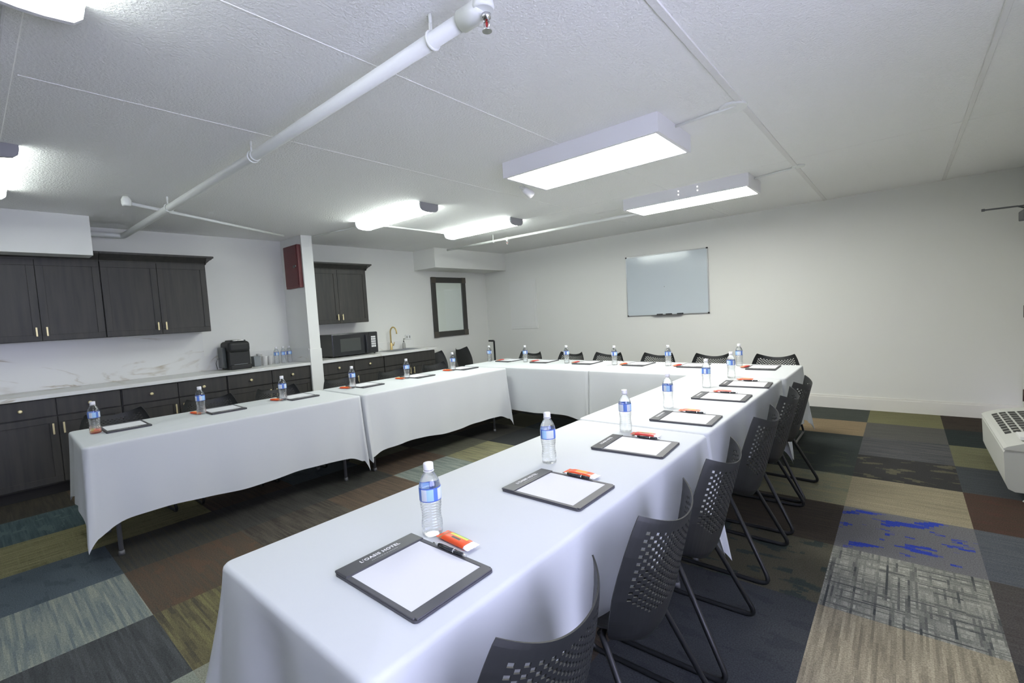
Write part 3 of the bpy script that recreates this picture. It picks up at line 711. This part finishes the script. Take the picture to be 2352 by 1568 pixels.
# ---------------------------------------------------------------- tables and cloths
TT = .75
def table(w, l, loc, rz, label, top=.738):
    t = thing('folding_table', label, 'table', loc, rz, 'folding tables in a square')
    MB().box(.012, w - .012, .012, l - .012, top - .035, top, .006).build('tabletop', 'tabletop', t)
    ins = .14
    vert = l > w
    def P(a, c, z): return (a, c, z) if vert else (c, a, z)
    W_, L_ = (w, l) if vert else (l, w)
    for e in (ins, L_ - ins):
        for a in (.13, W_ - .13):
            b = MB(); b.tube([P(a, e, 0.002), P(a, e, top - .036)], .013, 10); b.lathe([(.018, .001), (.016, .03)], 10, Matrix.Translation(P(a, e, 0))); b.build('leg', 'greymetal', t)
        MB().tube([P(.13, e, .30), P(W_ - .13, e, .30)], .010, 8).build('crossbar', 'greymetal', t)
    return t
def cloth(w, l, loc, rz, label, corners, drops, seed, amp=(.012,) * 4, push=(0, 0, 0, 0)):
    """corners: per corner (tip drop, flare x, flare y); order (0,0),(w,0),(w,l),(0,l). drops/amp per side: y=0, x=w, y=l, x=0"""
    rnd = random.Random(seed)
    R = .035
    ph = [rnd.uniform(0, 6.28) for _ in range(12)]
    S = []    # samples: x,y,nx,ny,drop,fx,fy,amp
    cs = [(R, R, PI), (w - R, R, 1.5 * PI), (w - R, l - R, 0), (R, l - R, .5 * PI)]
    prev_side = [3, 0, 1, 2]; next_side = [0, 1, 2, 3]
    NC = 14
    for c in range(4):
        cx, cy, a0 = cs[c]; tip, fx, fy = corners[c]
        dp, dn = drops[prev_side[c]], drops[next_side[c]]
        ap, an = amp[prev_side[c]], amp[next_side[c]]
        sgx = -1 if c in (0, 3) else 1; sgy = -1 if c in (0, 1) else 1
        for i in range(NC + 1):
            u = i / NC; a = a0 + u * PI / 2
            k = 1 - abs(2 * u - 1)
            dm = dp + (dn - dp) * u; d0 = dm + .45 * (tip - dm)
            d = d0 * (1 - k) + tip * k
            kk = .35 + .65 * k ** .8
            S.append((cx + R * math.cos(a), cy + R * math.sin(a), math.cos(a), math.sin(a), d, sgx * fx * kk, sgy * fy * kk, 0.0, 0.0))
        # straight side after this corner
        x1, y1, x2, y2, nx, ny = [(R, 0, w - R, 0, 0, -1), (w, R, w, l - R, 1, 0), (w - R, l, R, l, 0, 1), (0, l - R, 0, R, -1, 0)][c]
        Ls = math.hypot(x2 - x1, y2 - y1); n = max(8, int(Ls / .022))
        for i in range(1, n):
            u = i / n; s_ = u * Ls
            e0 = math.exp(-s_ / .10); e1 = math.exp(-(Ls - s_) / .10)
            tip2, gx, gy = corners[(c + 1) % 4]
            sg2x = -1 if (c + 1) % 4 in (0, 3) else 1; sg2y = -1 if (c + 1) % 4 in (0, 1) else 1
            w0 = math.exp(-(s_ / .075) ** 1.5); w1 = math.exp(-((Ls - s_) / .075) ** 1.5)
            fxx = .35 * (w0 * sgx * fx + w1 * sg2x * gx); fyy = .35 * (w0 * sgy * fy + w1 * sg2y * gy)
            env = (1 - math.exp(-s_ / .08)) * (1 - math.exp(-(Ls - s_) / .08)) * (1 + 1.3 * math.exp(-s_ / .3) + 1.3 * math.exp(-(Ls - s_) / .3))
            wv = (math.sin(s_ * 11 + ph[c]) * .5 + math.sin(s_ * 23 + ph[c + 4]) * .33 + math.sin(s_ * 5.2 + ph[c + 8]) * .4)
            dd = drops[c] + .012 * math.sin(s_ * 3.1 + ph[c]) + .01 * math.sin(s_ * 7 + ph[c + 4])
            dd += .45 * (w0 * (tip - drops[c]) + w1 * (tip2 - drops[c]))
            S.append((x1 + (x2 - x1) * u, y1 + (y2 - y1) * u, nx, ny, dd, fxx, fyy, amp[c] * env * wv + .25 * amp[c] * env, push[c] * min(1, s_ / .12) ** 2 * min(1, (Ls - s_) / .12) ** 2 if push[c] else 0.0))
    bm = bmesh.new(); rows = []
    rr = .014
    prof = [(-rr, 0)] + [(-rr + rr * math.sin(q), -rr + rr * math.cos(q)) for q in (PI / 6, PI / 3, PI / 2)]
    for o_, z_ in prof:
        rows.append([bm.verts.new((x + nx * o_, y + ny * o_, TT + (z_ if z_ > -rr * 2 else 0))) for x, y, nx, ny, *_ in S])
    K = 16
    for k in range(1, K + 1):
        t_ = k / K; row = []
        for x, y, nx, ny, d, fx, fy, am, pu in S:
            g = t_ ** 1.15
            q_ = min(1.0, max(0.0, (d * t_ - .20) / .13)); q_ = q_ * q_ * (3 - 2 * q_)
            o_ = .006 * t_ + am * t_ ** .8 * (1 - q_ * (pu > 0)) - pu * q_
            row.append(bm.verts.new((x + nx * o_ + fx * g, y + ny * o_ + fy * g, TT - rr - (d - rr) * t_)))
        rows.append(row)
    n = len(S)
    for a, c in zip(rows, rows[1:]):
        for i in range(n):
            f = bm.faces.new([a[i], a[(i + 1) % n], c[(i + 1) % n], c[i]]); f.smooth = True
    f = bm.faces.new(rows[0]); f.smooth = True
    bmesh.ops.recalc_face_normals(bm, faces=list(bm.faces))
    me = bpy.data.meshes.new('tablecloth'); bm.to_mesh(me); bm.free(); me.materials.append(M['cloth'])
    o = bpy.data.objects.new('tablecloth', me); COL.objects.link(o); o.location = (loc[0], loc[1], 0); o.rotation_euler = (0, 0, rz)
    return tag(o, label, 'tablecloth', 'white tablecloths')
F = (.66, .09, .09)
# right row
table(.74, 1.905, (-1.475, .41, 0), 0, 'folding table under the nearest cloth of the right row')
cloth(.74, 1.905, (-1.475, .41), 0, 'white tablecloth nearest the camera, filling the bottom of the photo',
      [(.66, .17, .10), (.66, .05, .10), (.60, .07, 0), (.55, .03, 0)], (.50, .33, .5, .50), 3, (.034, .010, .0, .008))
table(.755, 1.86, (-1.495, 2.325, 0), 0, 'folding table under the far cloth of the right row')
cloth(.755, 1.86, (-1.495, 2.325), 0, 'white tablecloth on the far half of the right row',
      [(.55, .02, 0), (.62, .10, 0), (.68, .07, 0), (.5, .0, 0)], (.5, .33, .5, .50), 5, (0, .010, .0, .008))
# back row
table(1.87, .87, (-4.42, 4.205, 0), 0, 'folding table under the left cloth of the back row')
cloth(1.87, .87, (-4.42, 4.205), 0, 'white tablecloth on the left half of the back row under the whiteboard wall',
      [(.5, .0, .0), (.60, 0, .03), (.55, 0, .05), (.6, .06, .06)], (.52, .50, .36, .50), 8, (.010, 0, .01, .01))
table(1.825, .87, (-2.545, 4.205, 0), 0, 'folding table under the right cloth of the back row')
cloth(1.825, .87, (-2.545, 4.205), 0, 'white tablecloth on the right half of the back row, ending at the far right corner',
      [(.55, 0, .03), (.66, .05, 0), (.62, .08, .05), (.55, 0, .05)], (.52, .48, .36, .50), 9, (.010, .02, .01, 0))
# left row, set slightly askew
LR = math.radians(-1.75)
LO = Vector((-4.512, .425, 0)); LD = Vector((math.sin(-LR), math.cos(LR), 0))
def LP(x, y): return LO + Vector((x * math.cos(LR) - y * math.sin(LR), x * math.sin(LR) + y * math.cos(LR), 0))
table(.79, 1.83, LP(0, 0), LR, 'folding table under the nearest cloth of the left row')
cloth(.79, 1.83, LP(0, 0), LR, 'white tablecloth on the near half of the left row, with a pointed hanging corner',
      [(.50, .05, .03), (.63, .04, .03), (.66, .07, 0), (.55, .03, 0)], (.42, .50, .5, .34), 12, (.018, .010, .0, .010))
table(.785, 1.90, LP(0, 1.845), LR, 'folding table under the far cloth of the left row')
cloth(.785, 1.90, LP(.0, 1.845), LR, 'white tablecloth on the far half of the left row, running to the back row corner',
      [(.55, .02, 0), (.60, .09, 0), (.68, .07, 0), (.5, .0, 0)], (.5, .535, .5, .34), 13, (0, .012, .0, .010))

# ---------------------------------------------------------------- chairs
def sheet(fn, nu, nv, hole=None, th=.0035):
    """surface grid fn(i,j)->Vector with optional pierced cells; thickened both ways"""
    bm = bmesh.new()
    V = [[bm.verts.new(fn(i / nu, j / nv)) for i in range(nu + 1)] for j in range(nv + 1)]
    for j in range(nv):
        for i in range(nu):
            a, b_, c, d = V[j][i], V[j][i + 1], V[j + 1][i + 1], V[j + 1][i]
            if hole and hole(i, j):
                k = .09
                u0, u1, v0, v1 = i / nu, (i + 1) / nu, j / nv, (j + 1) / nv
                du, dv = (u1 - u0) * k, (v1 - v0) * k
                q = [bm.verts.new(fn(*p_)) for p_ in ((u0 + du, v0 + dv), (u1 - du, v0 + dv), (u1 - du, v1 - dv), (u0 + du, v1 - dv))]
                o = [a, b_, c, d]
                for m_ in range(4): bm.faces.new([o[m_], o[(m_ + 1) % 4], q[(m_ + 1) % 4], q[m_]])
            else: bm.faces.new([a, b_, c, d])
    bm.normal_update()
    geom = list(bm.faces)
    vs = list(bm.verts); nrm = {v: v.normal.copy() for v in vs}
    edges = [e for e in bm.edges if e.is_boundary]
    be = [(e.verts[0], e.verts[1]) for e in edges]
    cp = {v: bm.verts.new(v.co - nrm[v] * th) for v in vs}
    for f in geom: bm.faces.new([cp[v] for v in reversed(f.verts)])
    for a, b_ in be:
        try: bm.faces.new([a, b_, cp[b_], cp[a]])
        except ValueError: pass
    bmesh.ops.recalc_face_normals(bm, faces=list(bm.faces))
    m_ = MB(); m_.bm.free(); m_.bm = bm
    return m_
def lerp_tab(tab, z):
    for (z0, w0), (z1, w1) in zip(tab, tab[1:]):
        if z <= z1:
            t_ = max(0, (z - z0) / (z1 - z0)); t_ = t_ * t_ * (3 - 2 * t_) if False else t_
            return w0 + (w1 - w0) * t_
    return tab[-1][1]
WT = [(0, .130), (.06, .182), (.14, .214), (.28, .233), (.45, .240), (.6, .234), (.75, .219), (.88, .200), (.97, .182), (1.0, .172)]
DT = [(0, -.160), (.1, -.186), (.25, -.205), (.5, -.230), (.75, -.257), (1.0, -.284)]
def backfn(u, v):
    s = 2 * u - 1
    hw = lerp_tab(WT, v)
    ztop = .822 - .045 * (1 - s * s) - 0.0 * s
    z = .415 + (ztop - .415) * v - .035 * (1 - v) * (1 - s * s) * 0
    zb = .362 + .035 * s * s
    z = zb + (ztop - zb) * v
    y = lerp_tab(DT, v) + .042 * s * s + .030 * s ** 4
    return Vector((s * hw, y, z))
NU, NV = 28, 40
def bhole(i, j):
    s = abs(2 * (i + .5) / NU - 1); v = (j + .5) / NV
    if v < .32 or v > .93 or s > .86: return False
    if v < .46 and s > .86 * ((v - .16) / .30): return False
    return (i + j) % 2 == 0
def seatfn(u, v):
    s = 2 * u - 1
    yv = -.165 + .395 * v
    hw = .150 + .070 * min(1, v * 1.8) - .02 * max(0, v - .8) * 5 * .5
    z = .438 - .012 * (1 - s * s) + .014 * s ** 4 - .03 * max(0, v - .85) ** 2 * 30 * .5 + .02 * max(0, .12 - v) * 8
    return Vector((s * hw, yv, z))
def chair(solid=False):
    t = thing('stacking_chair', '', 'chair', (0, 0, 0), 0)
    sheet(backfn, NU if not solid else 16, NV if not solid else 16, None if solid else bhole, .004).build('backrest', 'black', t)
    sheet(seatfn, 18, 18, None, .006).build('seat', 'black', t)
    for s in (-1, 1):
        pts = fillet([(s * .185, .15, .415), (s * .228, .225, .011), (s * .228, -.285, .011), (s * .170, -.075, .415)], .055, 6)
        pts = [(s * .12, .13, .418)] + pts[0:] + [(s * .12, -.06, .418)]
        MB().tube(pts, .0105, 8).build('leg', 'blackmetal', t)
    MB().tube([(-.19, .13, .417), (.19, .13, .417)], .009, 8).build('crossbar', 'blackmetal', t)
    MB().tube([(-.17, -.065, .417), (.17, -.065, .417)], .009, 8).build('crossbar', 'blackmetal', t)
    return t
C0 = chair(); used = []
def put_chair(x, y, deg, label, group):
    if not used:
        C0.location = (x, y, 0); C0.rotation_euler = (0, 0, math.radians(deg)); C0['label'] = label; C0['group'] = group; used.append(1); return C0
    return dup(C0, (x, y, 0), math.radians(deg), label, group)
ordi = ['nearest', 'second nearest', 'third nearest', 'fourth nearest', 'fifth nearest', 'farthest']
for k, y in enumerate((.744, 1.337, 1.905, 2.655, 3.26, 3.80)):
    lab = ['black mesh-back chair cut off by the bottom edge, nearest the camera', 'black mesh-back chair, second from the camera in the right row',
           'black mesh-back chair beside the hanging cloth corner of the right row, third from the camera', 'black mesh-back chair beside the fourth desk pad of the right row',
           'black mesh-back chair second from the far end of the right row', 'black mesh-back chair at the far end of the right row, beside the open floor'][k]
    put_chair(-.775, y, 90 + (0, 0, 1, -1, 1, -3)[k], lab, 'chairs along the right row')
for k, x in enumerate((-1.015, -1.64, -2.275, -2.935, -3.52, -4.22)):
    lab = ['black mesh-back chair at the right end of the back row, by the table corner', 'black mesh-back chair second from the right end of the back row',
           'black mesh-back chair fourth from the left in the back row', 'black mesh-back chair third from the left in the back row',
           'black mesh-back chair second from the left end of the back row', 'black mesh-back chair at the left end of the back row'][k]
    put_chair(x, 5.19, 180 + (0, 1, -1, 2, -2, 0)[k], lab, 'chairs along the back wall side')
for k, y in enumerate((.73, 1.37, 1.95, 2.62, 3.27, 3.90)):
    lab = ['black chair behind the nearest desk pad of the left row', 'black chair behind the second bottle of the left row',
           'black chair behind the third bottle of the left row, left of the partition post', 'black chair behind the fourth desk pad of the left row',
           'black chair behind the fifth bottle of the left row', 'black chair behind the sixth bottle of the left row, before the sink cabinet'][k]
    put_chair(-4.56 + .028 * y, y, -90 + (2, -1, 0, 1, 0, -2)[k], lab, 'chairs behind the left row')
C1 = chair(True); C1.location = (-6.08, 6.0, 0); C1.rotation_euler = (0, 0, math.radians(-80)); C1['label'] = 'solid-backed black chair standing against the left wall below the mirror'; C1['group'] = 'spare chairs by the left wall'
dup(C1, (-5.98, 5.22, 0), math.radians(-90), 'solid-backed black chair standing between the sink cabinet end and the mirror chair', 'spare chairs by the left wall')

# ---------------------------------------------------------------- place settings
def text_mesh(txt, size):
    cu = bpy.data.curves.new('lettering', 'FONT'); cu.body = txt; cu.size = size; cu.align_x = 'CENTER'; cu.align_y = 'CENTER'; cu.extrude = .0002; cu.space_character = 1.12; cu.offset = .0004
    o = bpy.data.objects.new('tmp_text', cu); COL.objects.link(o)
    bpy.context.view_layer.update()
    me = bpy.data.meshes.new_from_object(o.evaluated_get(bpy.context.evaluated_depsgraph_get()))
    bpy.data.objects.remove(o); return me
def rrect(w, l, r, n=5):
    pts = []
    for cx, cy, a in ((w - r, l - r, 0), (-w + r, l - r, PI / 2), (-w + r, -l + r, PI), (w - r, -l + r, 1.5 * PI)):
        pts += arc(cx, cy, r, a, a + PI / 2, n)
    return pts
def desk_pad():
    t = thing('desk_pad', '', 'desk pad', (0, 0, 0))
    w, l = .125, .168
    b = MB(); b.prism(rrect(w, l, .012), 0, .006, 'z')
    b.box(-w + .001, -w + .016, -l + .01, l - .055, .005, .0095, .002); b.box(w - .016, w - .001, -l + .01, l - .055, .005, .0095, .002); b.box(-w + .006, w - .006, -l + .001, -l + .034, .005, .0095, .002)
    b.build('board', 'pad', t)
    h = MB().box(-w + .001, w - .001, l - .058, l - .001, .0055, .0125, .003, 3).build('header_strip', 'padhead', t)
    MB().box(-w + .016, w - .016, -l + .034, l - .058, .006, .0082).build('note_paper', 'paper', t)
    me = text_mesh("L'OASIS HOTEL", .0168); me.materials.append(M['print'])
    o = bpy.data.objects.new('lettering', me); COL.objects.link(o); o.location = (0.0, l - .024, .0127); o.parent = h
    b = MB(); x = -.038
    rnd = random.Random(4)
    while x < .042:
        w_ = rnd.uniform(.003, .007); b.box(x, x + w_ * .75, l - .0425, l - .0398, .0124, .0128); x += w_ + .0012
    b.build('small_print', 'printgrey', h)
    return t
def bottle():
    t = thing('water_bottle', '', 'bottle', (0, 0, 0))
    pr_ = [(.020, .0), (.029, .002), (.0315, .010), (.031, .018), (.0315, .024)]
    z = .028
    while z < .104:
        k = .0 if z > .09 or z < .035 else .003 * math.sin((z - .035) / .055 * PI)
        pr_ += [(.0320 - k, z), (.0316 - k, z + .0024), (.0293 - k, z + .0044), (.0316 - k, z + .0066)]; z += .0084
    pr_ += [(.0320, .108), (.0320, .150), (.0308, .158), (.0268, .170), (.0205, .182), (.0145, .191), (.0125, .195), (.0125, .204)]
    MB().lathe(pr_, 28).build('clear_body', 'pet', t)
    MB().lathe([(.0326, .109), (.0330, .110), (.0330, .148), (.0326, .149)], 28, cap=False).build('label', 'label', t)
    b = MB(); b.lathe([(.0148, .199), (.0152, .200), (.0152, .216), (.0140, .219), (.006, .2195)], 20); b.lathe([(.0162, .1945), (.0162, .1965)], 20)
    b.build('cap', 'cap', t)
    return t
def wrapper(kind):
    main = {'orange': 'orange', 'red': 'redw', 'amber': 'orange'}[kind]
    t = thing('candy_bar', '', 'candy bar', (0, 0, 0))
    nx, ny = 20, 10
    L_, W_ = .062, .021
    def fn(u, v):
        x = (2 * u - 1) * L_; s = 2 * v - 1
        k = max(0, 1 - (abs(2 * u - 1)) ** 5)
        hw = W_ * (1 + .12 * (1 - k))
        return x, s * hw, k, s
    bm = bmesh.new(); top = []; bot = []
    for j in range(ny + 1):
        rt, rb = [], []
        for i in range(nx + 1):
            x, y, k, s = fn(i / nx, j / ny)
            zz = .0085 * k * (1 - s ** 4) ** .5
            rip = .0008 * math.sin(i * 2.4) * (1 - k)
            rt.append(bm.verts.new((x, y, .0095 + zz + rip))); rb.append(bm.verts.new((x, y, .0090 - zz * .98 + rip)))
        top.append(rt); bot.append(rb)
    for j in range(ny):
        for i in range(nx):
            f = bm.faces.new([top[j][i], top[j][i + 1], top[j + 1][i + 1], top[j + 1][i]])
            f.smooth = True
            u, v = (i + .5) / nx, (j + .5) / ny
            mi = 0
            if u > .88: mi = 1
            elif u < .10: mi = 5
            elif .22 < u < .82 and .55 < v < .80 and kind != 'amber': mi = 2
            elif .26 < u < .78 and .80 <= v < .93 and kind != 'amber': mi = 3
            elif .35 < u < .65 and .26 < v < .50 and kind != 'amber': mi = 4
            elif kind == 'amber' and .3 < u < .68 and .3 < v < .85: mi = 6
            f.material_index = mi
            f = bm.faces.new([bot[j][i], bot[j + 1][i], bot[j + 1][i + 1], bot[j][i + 1]]); f.smooth = True
            f.material_index = 1 if u > .90 else 0
    for a, b_ in ((top[0], bot[0]), (top[-1], bot[-1])):
        for i in range(nx): bm.faces.new([a[i], a[i + 1], b_[i + 1], b_[i]])
    for i in (0, nx):
        for j in range(ny): bm.faces.new([top[j][i], top[j + 1][i], bot[j + 1][i], bot[j][i]])
    m_ = MB(); m_.bm.free(); m_.bm = bm
    m_.build('wrapper', [main, 'wwhite', 'yellow', 'green', 'darkband', 'tan', 'amber'], t)
    # crimped end seal
    for s in (-1, 1):
        b = MB(); n = 9; pts = []
        for i in range(n): pts.append((s * (L_ + .009 + (.002 if i % 2 else 0)), -W_ * 1.1 + i * W_ * 2.2 / (n - 1)))
        poly = [(s * (L_ - .001), -W_ * 1.1)] + pts + [(s * (L_ - .001), W_ * 1.1)]
        b.prism(poly, .0088, .0096, 'z')
        b.build('end_seal', main if s < 0 else 'wwhite', t)
    return t
def pen():
    t = thing('pen', '', 'pen', (0, 0, 0))
    R_ = Matrix.Rotation(PI / 2, 4, 'Y')
    MB().lathe([(.0045, -.045), (.0058, -.03), (.0058, .016)], 12, R_).build('barrel', 'gloss', t)
    MB().lathe([(.0061, .016), (.0061, .020)], 12, R_).build('ring', 'chrome', t)
    MB().lathe([(.0057, .020), (.0050, .052)], 12, R_).build('upper_barrel', 'gloss', t)
    b = MB(); b.lathe([(.0046, .052), (.003, .066)], 12, R_); b.lathe([(.0012, -.068), (.0044, -.045)], 10, R_)
    b.build('metal_tip', 'chrome', t)
    return t
PD, BT, PE = desk_pad(), bottle(), pen()
WR = {k: wrapper(k) for k in ('orange', 'red', 'amber')}
first = {}
def place(proto, x, y, z, deg, label, group):
    if proto.name not in first:
        first[proto.name] = 1
        proto.location = (x, y, z); proto.rotation_euler = (0, 0, math.radians(deg)); proto['label'] = label; proto['group'] = group; return proto
    return dup(proto, (x, y, z), math.radians(deg), label, group)
Z0 = .7505
RN = ['nearest the camera', 'second from the camera', 'third from the camera', 'fourth from the camera', 'fifth from the camera', 'farthest from the camera']
BN = ['leftmost of the back row', 'second from the left in the back row', 'third from the left in the back row', 'fourth from the left in the back row', 'second from the right in the back row', 'rightmost of the back row']
pads_r = [(-.966, .695, 90), (-.968, 1.355, 90), (-.953, 1.965, 94), (-.938, 2.58, 93), (-.940, 3.262, 92.5), (-.920, 3.815, 94)]
bot_r = [(-1.093, .868), (-1.169, 1.583), (-1.113, 2.194), (-1.129, 2.812), (-1.144, 3.603), (-1.109, 4.14)]
can_r = [(-.985, .868, -4, 'orange'), (-.965, 1.515, -2, 'amber'), (-.985, 2.150, 3, 'red'), (-.965, 2.755, 2, 'amber'), (-.975, 3.445, 2, 'red'), (-.965, 4.03, 0, 'amber')]
ctx_r = ['large clear open view, beside the green and orange candy bar', 'beside the amber candy bar', 'beside the red and green candy bar', 'in front of the seam bottle gap', 'just before the crowded far pair of bottles', 'next to the back row']
for k in range(6):
    x, y, d = pads_r[k]
    place(PD, x, y, Z0, d, ('dark desk pad with white paper on the right row, ' + RN[k]), 'desk pads on the right row')
    ca, sa = math.cos(math.radians(d - 90)), math.sin(math.radians(d - 90))
    lx, ly = .01, .117
    place(PE, x + lx * ca - ly * sa - .0, y + lx * sa + ly * ca, Z0 + .0095 + .0062, d - 90, 'black pen on the right-row desk pad ' + RN[k], 'pens on the right row pads')
    x, y = bot_r[k]
    place(BT, x, y, Z0, (35, 150, 80, 10, 200, 250)[k], 'clear water bottle with blue label on the right row, ' + RN[k], 'water bottles on the right row')
    x, y, d, kd = can_r[k]
    nm = {'orange': 'orange candy bar with green and yellow print', 'amber': 'orange candy bar with an amber patch', 'red': 'red candy bar with green print'}[kd]
    place(WR[kd], x, y, Z0 - .0005, d, nm + ' on the right row, ' + RN[k], 'candy bars on the right row')
pads_l = [.70, 1.325, 1.93, 2.61, 3.27, 3.95]
bot_l = [(-4.212, .533), (-4.229, 1.165), (-4.175, 1.775), (-4.181, 2.455), (-4.165, 3.105), (-4.155, 3.78)]
for k in range(6):
    y = pads_l[k]; sh = .028 * y
    place(PD, -4.285 + sh, y, Z0, -90 + (-1, -2, -1, 1, 0, -2)[k], 'dark-edged desk pad on the left row, ' + RN[k], 'desk pads on the left row')
    x, yb = bot_l[k]
    place(BT, x, yb, Z0, (70, 100, 130, 90, 60, 80)[k], 'clear water bottle on the left row, ' + RN[k], 'water bottles on the left row')
    kd = ('orange', 'amber', 'amber', 'amber', 'orange', 'amber')[k]
    place(WR[kd], x - (.075, .075, .085, .07, .07, .06)[k], yb - (-.012, .02, .03, .045, .045, .045)[k], Z0 - .0005, 180 + (-12, 8, 14, 20, 10, 12)[k], 'orange candy bar on the left row, ' + RN[k], 'candy bars on the left row')
bot_b = [(-4.372, 4.664), (-3.78, 4.715), (-3.137, 4.715), (-2.484, 4.696), (-1.894, 4.76), (-1.236, 4.90)]
pads_b = [-4.125, -3.54, -2.90, -2.245, -1.645, -1.005]
for k in range(6):
    x = pads_b[k]
    place(PD, x, 4.805, Z0, 180 + (-3, 4, 2, -2, 1, 2)[k], 'dark-edged desk pad, ' + BN[k], 'desk pads on the back row')
    bx, by = bot_b[k]
    place(BT, bx, by, Z0, (20, 140, 75, 60, 200, 110)[k], 'clear water bottle, ' + BN[k], 'water bottles on the back row')
    kd = 'red' if k != 3 else 'orange'
    place(WR[kd], x - .155, 4.79 + (.0, .02, .0, -.04, -.02, .02)[k], Z0 - .0005, 80 + (5, -14, 4, 10, 0, -6)[k], ('red' if kd == 'red' else 'orange') + ' candy bar, ' + BN[k], 'candy bars on the back row')
# spare bottles on the counter
for k, (x, y, l) in enumerate(((-6.25, 2.62, 'left'), (-6.23, 2.70, 'middle'), (-6.24, 2.78, 'right'))):
    place(BT, x, y, .9205, 40 * k, l + ' one of three water bottles on the marble counter against the partition', 'water bottles on the counter')

# ---------------------------------------------------------------- world, camera, view
w = bpy.data.worlds.new('world'); SC.world = w; w.use_nodes = True
bgn = w.node_tree.nodes['Background']; bgn.inputs['Color'].default_value = (.76, .73, 1.0, 1); bgn.inputs['Strength'].default_value = 10

cam = bpy.data.cameras.new('camera'); co = bpy.data.objects.new('camera', cam); COL.objects.link(co)
yaw, pitch, roll = -7.02601850e-01, -6.15739954e-02, -5.87090636e-02
f = Vector((math.sin(yaw) * math.cos(pitch), math.cos(yaw) * math.cos(pitch), math.sin(pitch)))
r = Vector((math.cos(yaw), -math.sin(yaw), 0)); u = r.cross(f)
r2 = math.cos(roll) * r + math.sin(roll) * u; u2 = -math.sin(roll) * r + math.cos(roll) * u
co.matrix_world = Matrix(((r2.x, u2.x, -f.x, 0), (r2.y, u2.y, -f.y, 0), (r2.z, u2.z, -f.z, 1.40258), (0, 0, 0, 1)))
cam.sensor_width = 36; cam.lens = 1065.236 / 2352 * 36; cam.clip_start = .02; cam.clip_end = 60
SC.camera = co
vs_ = SC.view_settings
vs_.view_transform = 'Standard'; vs_.look = 'None'; vs_.gamma = 1; vs_.use_curve_mapping = False; vs_.exposure = 0.37
